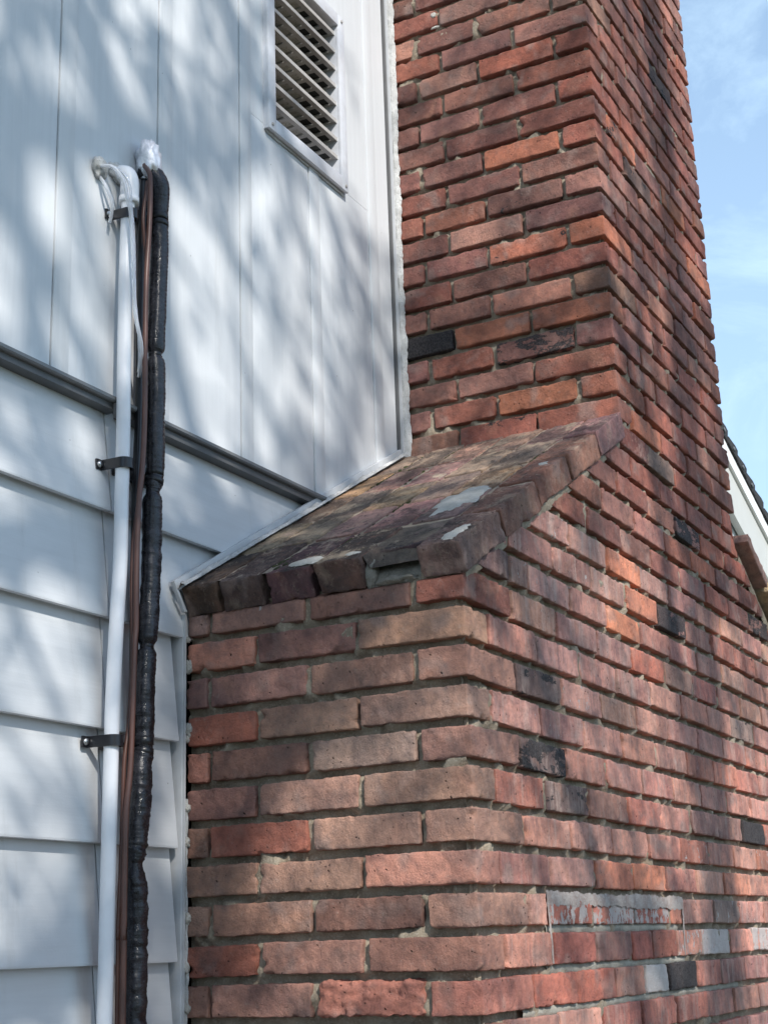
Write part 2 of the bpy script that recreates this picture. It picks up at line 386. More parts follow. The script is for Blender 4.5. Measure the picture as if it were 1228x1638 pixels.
# ------------------------------------------------------------------ bricks
rng = random.Random(11); nrng = np.random.RandomState(4)
D = 8.5; S = 13.69; TH = math.radians(29.1); TT = math.tan(TH)
Rmat = np.array([list(right), list(up), list(fwd)]); CP = np.array([-32.8342, -15.2013, -8.1811])
def frame_px(P):
    q = (np.asarray(P)-CP)@Rmat.T
    return 614+2353.8*q[:, 0]/q[:, 2], 819-2353.8*q[:, 1]/q[:, 2], q[:, 2]
def slope_left(x): return 0.92+TT*x            # underside of the left coping
def slope_right(x): return 7.50-0.577*(x-28.0)

RED = (0.31, 0.14, 0.11); PUR = (0.205, 0.13, 0.12); TAN = (0.34, 0.245, 0.20); ORA = (0.42, 0.205, 0.14)
PINK = (0.40, 0.235, 0.195); DRK = (0.11, 0.09, 0.09); GRY = (0.26, 0.22, 0.20); MAU = (0.30, 0.20, 0.185); DRED = (0.24, 0.115, 0.095)
PAL = {
    'S': [(TAN, 4), (PINK, 2), (MAU, 3), (PUR, 2), (RED, 1.5), (GRY, 2)],
    'T': [(PUR, 3), (RED, 3), (MAU, 3), (DRED, 2.5), (TAN, 1), (PINK, 1)],
    'F': [(PINK, 4), (RED, 2.5), (MAU, 4), (PUR, 1.6), (TAN, 1), (ORA, 0.25), (DRK, 0.15)],
    'G': [(RED, 4), (PUR, 4), (DRED, 3), (MAU, 2), (PINK, 1.5), (ORA, 0.25), (DRK, 0.2)],
    'K': [(PUR, 3), (DRED, 2), (MAU, 2), (TAN, 1)],
}
# (face, a, z) -> colour, streak, char, white : bricks that stand out in the photograph
SPECIAL = [
    ('T', 7.9, 13.3, ((0.05, 0.04, 0.04), 0, 0.90, 0.05)), ('T', 3.5, 12.4, (PUR, 0, 0.5, 0)), ('T', 3.6, 16.4, (ORA, 0, 0.28, 0)), ('T', 5.6, 13.75, (ORA, 0, 0, 0)),
    ('T', 3.6, 20.4, (ORA, 0, 0, 0)), ('T', 1.0, 15.4, (DRED, 0, 0, 0)), ('T', 0.9, 13.4, (ORA, 0, 0, 0)), ('T', 7.4, 14.4, (PINK, 0, 0, 0)), ('T', 0.7, 16.4, (ORA, 0, 0, 0)),
    ('T', 2.5, 18.5, (PUR, 0, 0.25, 0)), ('T', 1.5, 17.4, (PUR, 0, 0.0, 0)), ('T', 3.5, 14.5, (PINK, 0, 0, 0)), ('T', 3.0, 10.4, (ORA, 0, 0, 0)), ('T', 7.9, 11.5, (PINK, 0, 0, 0)),
    ('T', 0.7, 22.5, (RED, 0, 0, 0)), ('T', 2.5, 20.6, (ORA, 0, 0.2, 0)), ('T', 1.5, 24.5, (RED, 0, 0, 0)),
    ('S', 1.9, -9.4, (PINK, 0, 0, 0)), ('S', 3.8, -9.5, ((0.42, 0.215, 0.175), 0, 0, 0)), ('S', 7.3, -2.4, (RED, 0, 0, 0)), ('S', 7.3, -8.4, (DRED, 0, 0, 0)), ('S', 3.0, -3.4, (GRY, 0, 0.18, 0)), ('S', 5.0, -2.4, (TAN, 0, 0, 0)),
    ('S', 6.0, -1.5, (MAU, 0, 0, 0)), ('S', 7.0, -0.5, (PINK, 0, 0, 0)), ('S', 5.0, -4.4, (TAN, 0, 0, 0)), ('S', 2.0, -4.4, (TAN, 0, 0, 0)), ('S', 6.0, -5.4, (RED, 0, 0, 0)),
    ('S', 1.0, -6.4, (PINK, 0, 0, 0)), ('S', 8.1, 0.6, (GRY, 0, 0.3, 0.2)), ('S', 6.0, 0.6, (MAU, 0, 0, 0.35)), ('S', 0.7, 0.6, (DRED, 0, 0, 0)), ('S', 8.1, -3.4, (PINK, 0, 0, 0.35)),
    ('F', 12.6, 3.7, (ORA, 0.25, 0, 0)), ('F', 13.3, 2.6, (ORA, 0.1, 0, 0.25)), ('F', 12.9, 1.6, (ORA, 0, 0, 0)), ('F', 14.6, 0.6, (ORA, 0.1, 0, 0)), ('F', 15.6, 0.6, (RED, 0, 0, 0)),
    ('F', 17.3, 2.6, (MAU, 0, 0.62, 0)), ('F', 26.0, -4.4, (DRK, 0, 0.95, 0)), ('F', 15.4, -9.4, (DRK, 0, 1.0, 0)), ('F', 12.8, -9.4, ((0.55, 0.52, 0.5), 0.2, 0, 1.0)),
    ('F', 5.9, -4.4, (DRK, 0.8, 0.25, 0.2)), ('F', 4.6, -3.4, (DRK, 0.8, 0.45, 0.05)), ('F', 4.4, -1.4, (DRK, 0.5, 0.35, 0)), ('F', 5.5, -1.4, (DRK, 0.5, 0.35, 0)), ('F', 26.3, -0.3, (GRY, 0.4, 0.3, 0.2)),
    ('F', 17.6, 8.4, (GRY, 0, 0.25, 0)), ('F', 2.2, 1.5, (DRK, 0.7, 0.25, 0)), ('F', 17.3, 21.7, (ORA, 0, 0.35, 0.1)), ('F', 18.3, 20.7, (DRK, 0, 0.3, 0)),
    ('F', 23.2, 27.8, (DRK, 0, 0.35, 0.1)), ('F', 22.3, 23.1, (DRK, 0, 0.0, 0)), ('F', 21.6, 6.6, (MAU, 0, 0.5, 0)), ('F', 30.5, 4.4, (MAU, 0.2, 0.5, 0)), ('F', 24.5, 24.0, (ORA, 0, 0, 0)), ('F', 22.5, 22.0, (ORA, 0, 0, 0)),
    ('F', 8.9, -6.4, (ORA, 0.1, 0, 0)), ('F', 12.3, -6.4, (ORA, 0.1, 0, 0)), ('F', 6.0, -6.4, (MAU, 0.4, 0, 0.35)), ('F', 25.3, 19.3, (ORA, 0, 0, 0)),
    ('F', 6.0, -7.4, (RED, 0.2, 0, 0.68)), ('F', 9.0, -7.4, (RED, 0.2, 0, 0.74)), ('F', 12.5, -7.4, (RED, 0.1, 0, 0.66)), ('F', 14.5, -7.4, (RED, 0.2, 0, 0.68)),
    ('F', 16.5, -8.4, (PINK, 0.4, 0, 0.6)), ('F', 19.0, -8.4, (PINK, 0.7, 0, 0.95)), ('F', 26.0, -8.4, (PINK, 0.6, 0, 0.85)), ('F', 22.5, -8.4, (PINK, 0.5, 0, 0)), ('F', 20.0, -7.4, (GRY, 0.6, 0, 0.5)),
    ('F', 6.0, -8.4, (DRED, 0.1, 0, 0)), ('F', 9.0, -8.4, (PUR, 0.2, 0, 0)), ('F', 11.7, -8.4, (DRED, 0.0, 0, 0)), ('F', 13.8, -8.4, (DRED, 0.0, 0, 0)), ('F', 5.0, -9.4, (RED, 0.0, 0, 0)), ('F', 8.0, -9.4, (RED, 0.0, 0, 0)),
    ('F', 30.0, 3.2, (ORA, 0.3, 0, 0)), ('F', 21.9, 5.5, (ORA, 0.2, 0, 0)), ('F', 27.2, 10.5, (ORA, 0.2, 0.15, 0)), ('F', 17.0, 9.5, (ORA, 0.1, 0, 0)),
]
bricks = []      # dict(c, d, face, ...)
def pick(face):
    L = PAL[face]; t = sum(w for _, w in L); r = rng.random()*t
    for c, w in L:
        r -= w
        if r <= 0: return c
    return L[-1][0]
def add_brick(x0, x1, y0, y1, z0, z1, face, clip=None):
    col = pick(face); v = rng.uniform(0.82, 1.2)
    z = (z0+z1)/2
    streak = 0; char = 0; white = 0
    if face == 'F':
        streak = max(0, min(0.95, 0.35+0.45*rng.random()+(0.25 if (x0 < 12 and z > -2) else 0)))
        dsl = slope_left(x0)-z
        if z > -3 and x0 < 12 and dsl < 6: col = tuple(0.5*a+0.5*b for a, b in zip(col, GRY)); white = rng.uniform(0.25, 0.5); streak = 0.9
        elif z < -5 and x0 > 12 and rng.random() < 0.5: white = rng.uniform(0.2, 0.5)
        if rng.random() < 0.10: white = rng.uniform(0.2, 0.4)
        if rng.random() < 0.03: char = rng.uniform(0.15, 0.3)
    elif face == 'G':
        streak = 0.25*rng.random()
        if rng.random() < 0.03: char = rng.uniform(0.1, 0.3)
        if rng.random() < 0.04: white = 0.3
    elif rng.random() < 0.02: char = rng.uniform(0.15, 0.35)
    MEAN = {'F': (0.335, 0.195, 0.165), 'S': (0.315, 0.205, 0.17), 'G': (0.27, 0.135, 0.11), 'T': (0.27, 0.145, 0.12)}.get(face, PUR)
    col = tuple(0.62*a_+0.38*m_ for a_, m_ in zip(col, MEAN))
    key = {'G': 'F', 'F': 'F', 'S': 'S', 'T': 'T'}.get(face)
    for f, a, zz, spec in SPECIAL:
        if z0 <= zz <= z1 and ((f in 'ST' and f == key and y0 <= a <= y1) or (f == 'F' and x0 <= a <= x1 and y0 < 0.5)):
            if f == 'F' and face in 'ST' and x0 > 0.5 and face == 'S': continue
            if (f == 'S' and x0 > 1) or (f == 'T' and x0 < 13): continue
            col, streak, char, white = spec; v = 1.0
    gain = (1.60, 1.40, 1.34) if face == 'F' else ((1.20, 1.02, 0.97) if face == 'G' else ((1.17, 1.06, 1.02) if face == 'S' else (1.06, 0.93, 0.89)))  # front bricks' colour raised where the tree shade left them too dim
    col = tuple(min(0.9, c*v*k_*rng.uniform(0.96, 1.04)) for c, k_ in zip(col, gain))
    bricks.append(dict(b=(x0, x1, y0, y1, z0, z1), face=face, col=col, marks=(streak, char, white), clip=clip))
def jit(a=0.03): return rng.uniform(-a, a)
HJ = {}   # head joints for the mortar relief: (face,row)->list
ROWJ = {-9: [2.96, 6.11, 9.12, 11.74, 13.94, 16.94, 19.7, 22.85], -8: [1.34, 4.44, 7.72, 10.75, 12.58, 15.08, 17.9, 21.24, 24.36, 27.9],
        -7: [3.12, 4.28, 7.6, 11.2, 14.6, 15.77, 19.48, 22.74, 26.22], 2: [3.05, 4.4, 7.6]}
def row_front(n, xl, xr, start, face, first_skip, pitch, clip=None, zmid=None):
    """stretchers of row n between xl and xr; start = x of first joint"""
    z1 = n+jit(0.02); z0 = n-0.78+jit(0.02)
    xs = start; hj = []
    out_ = []
    if zmid is not None or not first_skip: pass
    while xs < xr-0.5:
        a = xs+0.09+jit(0.03); e = xs+pitch+jit(0.09); last = False
        nxt = [q for q in ROWJ.get(n, []) if q > xs+0.3]
        if nxt: e = nxt[0]
        if e > xr-0.6: e = xr+0.07; last = True
        b = e-0.09
        if b > xl+0.25:
            a2 = max(a, xl) if zmid is not None else a
            proud = jit(0.035)
            out_.append((a2, min(b, xr) if last else b, proud)); hj.append(e)
        xs = e
        if last: break
    for a2, b, proud in out_:
        add_brick(a2, b, -0.02+proud, 1.35, z0+jit(0.015), z1+jit(0.015), face, clip)
    HJ[('F', n)] = HJ.get(('F', n), [])+[start]+hj
    return

for n in range(38, -15, -1):
    even = (n % 2 == 0); z1 = n; z0 = n-0.78
    if n >= 10:       # stack
        if even: row_front(n, S, 28.0, S+1.45, 'G', True, 3.2)
        else: row_front(n, S, 28.0, S+3.08, 'G', True, 3.2)
    else:
        zl = n-0.78
        xl = 0.0 if n <= 0 else min(S, max(0.0, (zl-0.92)/TT))
        xr = min(41.9, 28.0+max(0, (7.15-zl)/0.577)) if zl < 7.15 else 28.0
        st0 = 1.4 if even else 3.05
        if n >= 1: row_front(n, xl+0.12, xr-0.05, st0-3.27 if n > 1 else st0, 'F' if n < 5 else 'G', True, 3.27, 'slope', 1)
        else: row_front(n, 0, xr, st0, 'F', True, 3.27, 'slope' if n > -2 else None)
    # side faces
    def side(x, face, clip=None, bot=-99):
        if even:
            add_brick(x-0.02+jit(), x+1.32, -0.02+jit(0.02), 3.0+jit(), z0, z1, face, clip)
            add_brick(x-0.01+jit(), x+1.35, 3.15+jit(), 6.1+jit(), z0+jit(0.015), z1+jit(0.015), face, clip)
            add_brick(x-0.01+jit(), x+1.35, 6.25+jit(), 8.45, z0+jit(0.015), z1+jit(0.015), face, clip)
            HJ[(face, n)] = [3.08, 6.17]
        else:
            add_brick(x-0.02+jit(), x+2.98, -0.02+jit(0.02), 1.32+jit(), z0, z1, face, clip)
            add_brick(x-0.01+jit(), x+1.35, 1.5+jit(), 4.5+jit(), z0+jit(0.015), z1+jit(0.015), face, clip)
            e = 7.67 if face == 'S' else 7.2
            add_brick(x-0.01+jit(), x+1.35, 4.67+jit(), e-0.04+jit(), z0+jit(0.015), z1+jit(0.015), face, clip)
            add_brick(x-0.01+jit(), x+1.35, e+0.12+jit(0.02), 8.45, z0+jit(0.015), z1+jit(0.015), face, clip)
            HJ[(face, n)] = [1.41, 4.58, e+0.04]
    if n <= 1: side(0.0, 'S', 'slope')
    if n >= 9: side(S, 'T')
# rough plain courses out of the picture: base of the wall and top of the stack (joined below)
far_rows = []
for n in range(-15, -32, -1):
    for k in range(13): far_rows.append((k*3.27+(1.6 if n % 2 else 0), min(41.9, k*3.27+3.12+(1.6 if n % 2 else 0)), 0, 1.3, n-0.78, n))
    for k in range(3): far_rows.append((0, 1.3, 1.5+k*2.35, 3.7+k*2.35, n-0.78, n))
for n in range(39, 54):
    o = 1.6 if n % 2 else 0
    for k in range(4): far_rows.append((S+k*3.2+o*0.9, S+k*3.2+3.05+o*0.5, 0, 1.3, n-0.78, n))
    for k in range(3): far_rows.append((S, S+1.3, 1.5+k*2.35, 3.7+k*2.35, n-0.78, n))

def brick_mesh(b, res, seed, roughness=1.0, clip=None):
    x0, x1, y0, y1, z0, z1 = b
    dims = np.array([x1-x0, y1-y0, z1-z0])
    ax = []
    for d in dims:
        n = max(2, int(round((d-0.2)/res))); inner = np.linspace(0.1, d-0.1, n+1)
        ax.append(np.concatenate([[0, 0.016, 0.05], inner, [d-0.05, d-0.016, d]]))
    nx, ny, nz = [len(a) for a in ax]
    I, J, K = np.meshgrid(np.arange(nx), np.arange(ny), np.arange(nz), indexing='ij')
    surf = (I == 0) | (I == nx-1) | (J == 0) | (J == ny-1) | (K == 0) | (K == nz-1)
    idm = np.full((nx, ny, nz), -1); idm[surf] = np.arange(surf.sum())
    P = np.stack([ax[0][I[surf]], ax[1][J[surf]], ax[2][K[surf]]], 1)
    F = []
    def quads(g, flip):
        q = np.stack([g[:-1, :-1], g[1:, :-1], g[1:, 1:], g[:-1, 1:]], -1).reshape(-1, 4)
        F.append(q[:, ::-1] if flip else q)
    quads(idm[:, :, 0], True); quads(idm[:, :, -1], False)
    quads(idm[:, 0, :], False); quads(idm[:, -1, :], True)
    quads(idm[0, :, :], True); quads(idm[-1, :, :], False)
    F = np.vstack(F)
    W = P+seed*3.7
    # rounded, uneven arrises
    r = 0.016+0.14*roughness*np.clip(fbm(W, 1.3, seed, 2)-0.55, 0, 1)*1.8+0.045*vnoise(W, 8.0, seed+3)**1.5
    r = np.minimum(r, dims.min()*0.45)[:, None]
    inn = np.clip(P, r, dims-r); dv = P-inn; ln = np.linalg.norm(dv, axis=1)[:, None]
    nrm = np.where(ln > 1e-9, dv/np.maximum(ln, 1e-9), 0)
    P = np.where(ln > 1e-9, inn+nrm*np.minimum(ln, r)*np.where(ln > 1e-6, 1, 1), P)
    # normals for face points
    cen = dims/2; fn = np.sign(P-cen)*(np.abs(np.abs(P-cen)-cen) < 1e-3)
    nn = np.where(ln > 1e-6, nrm, fn); nn /= np.maximum(np.linalg.norm(nn, axis=1)[:, None], 1e-6)
    amp = 0.022*roughness*(fbm(W, 1.6, seed+5, 2)-0.5)*2+0.036*roughness*(fbm(W, 7.5, seed+9, 3)-0.5)*2
    amp = amp-0.05*np.clip(vnoise(W, 3.2, seed+12)-0.72, 0, 1)*roughness*2
    P = P+nn*amp[:, None]
    # chips knocked out of edges and corners
    rs = np.random.RandomState(seed)
    for k in range(rs.randint(3, 9)):
        c = dims*rs.rand(3); a = rs.choice(3, 2, replace=False)
        for q in a: c[q] = dims[q]*rs.randint(0, 2)
        rad = rs.uniform(0.06, 0.19)*(1.5 if rs.rand() < 0.12 else 1)
        d = P-c; d[:, 2] *= 1.4; L = np.linalg.norm(d, axis=1)
        push = np.clip(1-L/rad, 0, 1)*rad*0.75
        P = P+(cen-c)/np.linalg.norm(cen-c)*push[:, None]
    # slight sag / tilt
    t = np.array([rs.uniform(-0.012, 0.012), rs.uniform(-0.012, 0.012)])
    P[:, 2] += (P[:, 0]-cen[0])*t[0]+(P[:, 1]-cen[1])*t[1]
    P = P+np.array([x0, y0, z0])
    if clip == 'slope':
        lim = np.minimum(slope_left(P[:, 0]), np.where(P[:, 0] > 27.5, slope_right(P[:, 0]), 99))
        if P[:, 0].mean() > S+0.5: lim = np.where(P[:, 0] > 27.5, slope_right(P[:, 0]), 99)
        P[:, 2] = np.minimum(P[:, 2], lim-0.12-0.04*vnoise(W, 4.0, seed))
    return P, F

chimney = thing('brick_chimney', 'weathered red brick chimney with sloping moss stained shoulder against the grey house wall', 'chimney')
def corners(b):
    x0, x1, y0, y1, z0, z1 = b
    return np.array([(x, y, z) for x in (x0, x1) for y in (y0, y1) for z in (z0, z1)])
for i, b in enumerate(bricks):
    x0, x1, y0, y1, z0, z1 = b['b']
    P = corners(b['b']); px, py, dp = frame_px(P)
    fc = P[(P[:, 1] < y0+0.01)] if b['face'] in 'FG' else P
    w = (np.clip(px, 0, 1228).max()-np.clip(px, 0, 1228).min()); h = (np.clip(py, 0, 1638).max()-np.clip(py, 0, 1638).min())
    vis = (px.max() > 0 and px.min() < 1228 and py.max() > 0 and py.min() < 1638)
    b['area'] = w*h if vis else 0; b['scale'] = 2353.8/dp.mean(); b['i'] = i
order = sorted(bricks, key=lambda b: -b['area'])
joinV, joinF, joinT, joinM, joinO, off = [], [], [], [], [], 0
for rank, b in enumerate(order):
    res = 0.07 if b['face'] == 'S' else (0.09 if b['scale'] > 52 else (0.12 if b['scale'] > 42 else 0.17))
    if b['area'] <= 0: res = 0.6
    rough = 1.0
    if b['face'] == 'S' and abs(b['b'][4]+9.78) < 0.1 and 1.4 < b['b'][2] < 1.7: rough = 3.2     # the rough-faced brick in the bottom row
    P, F = brick_mesh(b['b'], res, 100+b['i'], rough, b['clip'])
    if rank < 298 and b['area'] > 0:
        V = P*U; c = (V.min(0)+V.max(0))/2
        me = mesh_np('brick', V-c, F)
        set_attr(me, 'tint', np.array([*b['col'], 1])); set_attr(me, 'marks', np.array([*b['marks'], 0])); set_attr(me, 'offset', np.array([b['i']*1.37 % 9, b['i']*2.71 % 11, b['i']*0.93 % 7, 1]))
        link('brick', me, M_brick, chimney, c)
    else:
        joinV.append(P*U); joinF.append(F+off); off += len(P)
        joinT.append(np.tile(np.array([*b['col'], 1]), (len(P), 1))); joinM.append(np.tile(np.array([*b['marks'], 0]), (len(P), 1))); joinO.append(np.tile(np.array([b['i']*1.37 % 9, b['i']*2.71 % 11, b['i']*0.93 % 7, 1]), (len(P), 1)))
for k, b in enumerate(far_rows):
    P, F = brick_mesh(b, 1.5, 5000+k)
    joinV.append(P*U); joinF.append(F+off); off += len(P)
    joinT.append(np.tile(np.array([*pick('G'), 1]), (len(P), 1))); joinM.append(np.tile(np.array([0.2, 0, 0, 0]), (len(P), 1))); joinO.append(np.tile(np.array([k*1.7 % 9, k*2.3 % 7, 0, 1]), (len(P), 1)))
me = mesh_np('brick', np.vstack(joinV), np.vstack(joinF))
set_attr(me, 'tint', np.vstack(joinT)); set_attr(me, 'marks', np.vstack(joinM)); set_attr(me, 'offset', np.vstack(joinO))
o = link('brick', me, M_brick, chimney); o['kind'] = 'stuff'

# ---- mortar between the bricks (recessed, fuller in the upright joints)
def mortar_sheet(name, face, a0, a1, z0, z1, step, origin, maxz=None, mat=None):
    na = int((a1-a0)/step)+1; nz = int((z1-z0)/step)+1
    A, Z = np.meshgrid(np.linspace(a0, a1, na), np.linspace(z0, z1, nz), indexing='ij')
    A = A.ravel(); Z = Z.ravel()
    P0 = np.stack([A, np.zeros_like(A), Z], 1)+{'S': 0, 'T': 50, 'F': 100}[face]
    d = (0.29 if face != 'F' else 0.24)+0.16*(fbm(P0, 1.7, 7, 3)-0.5)
    zf = Z-np.floor(Z)         # bricks occupy fraction 0.22..1, bed joints 0..0.22
    row = np.ceil(Z-1e-6).astype(int)
    for n in range(int(row.min()), int(row.max())+1):
        hj = HJ.get((face, n))
        if not hj: continue
        sel = (row == n) & (zf > 0.16)
        near = np.min(np.abs(A[sel][:, None]-np.array(hj)[None, :]), axis=1)
        d[sel] -= np.where(near < 0.2, 0.13, 0)*(0.4+vnoise(P0[sel], 1.3, 3))
    lumps = np.clip(fbm(P0, 1.5, 21, 3)-0.62, 0, 1)*1.5; d -= lumps
    d += 0.05*(vnoise(P0, 9, 33)-0.5); d = np.clip(d, 0.03, 0.4)
    if face == 'F': V = np.stack([A, d, Z], 1)
    else: V = np.stack([origin+d, A, Z], 1)
    i = np.arange(na-1)[:, None]; j = np.arange(nz-1)[None, :]
    F = np.stack([i*nz+j, (i+1)*nz+j, (i+1)*nz+j+1, i*nz+j+1], -1).reshape(-1, 4)
    if face != 'F': F = F[:, ::-1]
    if maxz is not None:
        zc = V[F[:, 0], 2]+step; F = F[zc < maxz(V[F[:, 0], 0])]
    me = mesh_np(name, V*U, F); return link(name, me, mat or M_mortar, chimney)
mortar_sheet('mortar', 'S', 0.14, 8.5, -14, 1.0, 0.09, 0.0)
mortar_sheet('mortar', 'T', 0.14, 8.5, 8.5, 38, 0.12, S)
mortar_sheet('mortar', 'F', S+0.14, 27.9, 8.5, 38, 0.16, 0)
mortar_sheet('mortar', 'F', 0.14, 34.0, -14, 8.9, 0.11, 0, lambda x: np.minimum(np.minimum(slope_left(x), 8.9), np.where(x > 27.8, slope_right(x), 99)))
core = MB(); core.prism([(0.42, GZ), (41.5, GZ), (41.5, -1.4), (27.5, 6.6), (27.5, 54), (S+0.42, 54), (S+0.42, 8.0), (0.42, 0.4)], 0.42, 8.45)
core.build('masonry_core', M_mortar, chimney)
cap = MB().box(S-0.6, 28.6, -0.6, 9.0, 54.2, 55.2).build('chimney_cap', M_mortar_l, chimney, bevel=0.08)

# ---- coping bricks on the shoulders
def coping(origin, ang, mirror, cols, nrow, skip=(), pitch=3.19, seedb=0, thick=0.86, weather=0.9):
    """origin: top edge (x, z) of the lower/outer end; bricks run up the slope"""
    ca, sa = math.cos(ang), math.sin(ang)
    sx = -1 if mirror else 1
    rs = random.Random(77+seedb)
    for ci, (ya, yb) in enumerate(cols):
        s0 = 0.0
        for r in range(nrow):
            L = pitch-0.16; a = s0+rs.uniform(-0.04, 0.04) if r else rs.uniform(-0.06, 0.06); h = rs.uniform(0.0, 0.06)
            if (ci, r) in skip: a += 0.70; h -= 0.06
            P, F = brick_mesh((a, s0+L+rs.uniform(-0.03, 0.03), ya+rs.uniform(-0.03, 0.03), yb+rs.uniform(-0.03, 0.03), -thick+h, h), 0.11 if not mirror else 0.2, 9000+seedb*100+ci*10+r, 1.3)
            Q = np.stack([origin[0]+sx*(P[:, 0]*ca-P[:, 2]*sa), P[:, 1], origin[1]+P[:, 0]*sa+P[:, 2]*ca], 1)
            if mirror: F = F[:, ::-1]
            V = Q*U; c = (V.min(0)+V.max(0))/2
            me = mesh_np('coping_brick', V-c, F)
            col = rs.choice([(0.40, 0.29, 0.215), (0.42, 0.28, 0.21), (0.38, 0.235, 0.18), (0.36, 0.26, 0.20)]) if r else rs.choice([(0.15, 0.09, 0.08), (0.12, 0.085, 0.08), DRK])
            if ci == 5: col = [(0.20, 0.125, 0.105), (0.24, 0.14, 0.115), (0.25, 0.13, 0.105), (0.29, 0.155, 0.125), (0.32, 0.205, 0.17)][r % 5]
            set_attr(me, 'tint', np.array([*[v*rs.uniform(0.85, 1.15) for v in col], 1]))
            set_attr(me, 'marks', np.array([0.15 if ci == 5 else 0, 0, 0.0, weather*(0.95 if r == 0 else 0.72)])); set_attr(me, 'offset', np.array([ci*1.3, r*1.7+seedb, 0, 1]))
            link('coping_brick', me, M_brick, chimney, c)
            s0 += pitch
COLS = [(7.29, 8.42), (5.85, 7.13), (4.29, 5.67), (2.74, 4.10), (1.22, 2.57), (-0.13, 1.06)]
coping((-0.42, 1.53), TH, False, COLS, 5, skip={(4, 0)})
# right shoulder: outer end far to the right, bricks climb towards the stack
RA = math.radians(30.0); LR = 5*3.19
coping((28.1+LR*math.cos(RA)+0.05, 8.35-LR*math.sin(RA)), RA, True, [(-0.5, 0.95), (1.1, 2.5), (2.65, 4.05), (4.2, 5.6), (5.75, 7.1), (7.2, 8.4)], 5, seedb=3, weather=0.6, thick=0.46)
# mortar bed and joints between the coping bricks
def coping_bed():
    na, nb = 150, 84
    s_ = np.linspace(0.25, 15.8, na); t_ = np.linspace(-0.02, 8.42, nb)
    A, B = np.meshgrid(s_, t_, indexing='ij'); A = A.ravel(); B = B.ravel()
    P0 = np.stack([A, B, 0*A], 1)
    h = -0.030+0.05*(fbm(P0, 1.6, 91, 3)-0.5)+0.02*(vnoise(P0, 7, 92)-0.5)
    h -= np.where((B < 2.66) & (B > 1.1) & (A < 1.0), 0.45*(1-A), 0)
    ca, sa = math.cos(TH), math.sin(TH)
    V = np.stack([-0.42+A*ca-h*sa, B, 1.53+A*sa+h*ca], 1)
    i = np.arange(na-1)[:, None]; j = np.arange(nb-1)[None, :]
    F = np.stack([i*nb+j, (i+1)*nb+j, (i+1)*nb+j+1, i*nb+j+1], -1).reshape(-1, 4)
    me = mesh_np('mortar', V*U, F); set_attr(me, 'tint', np.where(((A < 3.0) & (B > 1.05) & (B < 2.75))[:, None], np.array([[0.17, 0.15, 0.125, 1]]), np.array([[0.46, 0.41, 0.33, 1]]))); set_attr(me, 'marks', np.array([0, 0, 0, 0.25]))
    link('mortar', me, M_brick, chimney)
coping_bed()
def rough_strip(name, Pts, half_w, proud, wdir, ndir, mat, parent, step=0.055, nw=9, seed=1, wob=0.25, rough=0.6):
    """irregular raised bead of filler along a path: Pts centreline; wdir width direction; ndir outward"""
    P, t = resample(np.array(Pts, float), step); wdir = np.array(wdir, float); ndir = np.array(ndir, float)
    wdir /= np.linalg.norm(wdir); ndir /= np.linalg.norm(ndir)
    n = len(P); w = np.linspace(-1, 1, nw)
    Q = np.repeat(P, nw, 0); W_ = np.tile(w, n)
    hw = half_w*(1+wob*2*(fbm(P, 0.8, seed, 2)-0.5)+wob*(fbm(P, 7, seed+1, 3)-0.5)*2)
    hgt = proud*(1-W_**2*0.95)*(0.75+rough*1.5*(fbm(Q+W_[:, None]*0.7, 3.2, seed+5, 4)-0.33))
    V = Q+wdir*(np.repeat(hw, nw)*W_)[:, None]+ndir*hgt[:, None]
    i = np.arange(n-1)[:, None]; j = np.arange(nw-1)[None, :]
    F = np.stack([i*nw+j, (i+1)*nw+j, (i+1)*nw+j+1, i*nw+j+1], -1).reshape(-1, 4)
    V = V*U; c = (V.min(0)+V.max(0))/2
    return link(name, mesh_np(name, V-c, F), mat, parent, c)
# sloping mortar fillet under the front edge of both copings
fil = MB(); fil.prism([(0.15, 0.62), (13.3, 0.62+TT*13.15), (13.6, 8.62), (0.1, 1.0+0.02)], 0.05, 1.2); fil.build('mortar', M_mortar, chimney)
rough_strip('mortar_fillet', [(0.2, 0.03, 0.84), (13.4, 0.03, 0.84+TT*13.2)], 0.21, 0.05, (-TT, 0, 1), (0, -1, 0), M_mortar, chimney, seed=4, wob=0.3)
rough_strip('mortar_fillet', [(28.2, 0.06, 7.3), (36.5, 0.06, 7.3-0.577*8.3)], 0.25, 0.07, (0.577, 0, 1), (0, -1, 0), M_mortar, chimney, seed=5, wob=0.35)
M_bed0 = mortar_material('grey_mortar', (0.17, 0.155, 0.13), (0.26, 0.24, 0.205), (0.38, 0.355, 0.31), 0.004)
# patch of mortar where the second coping brick is set back
lump('mortar_patch', (0.22, 2.66, 1.18), (0.26, 0.17, 0.46), M_bed0, chimney, 3, 0.45, 3)
lump('mortar_patch', (0.22, 1.85, 0.93), (0.36, 0.62, 0.13), M_bed0, chimney, 5, 0.5, 3)
MB().prism([(0.10, 0.75), (1.6, 0.95), (1.6, 2.1), (0.55, 1.55), (0.2, 1.2)], 1.06, 2.72).build('mortar', M_bed0, chimney, bevel=0.08)
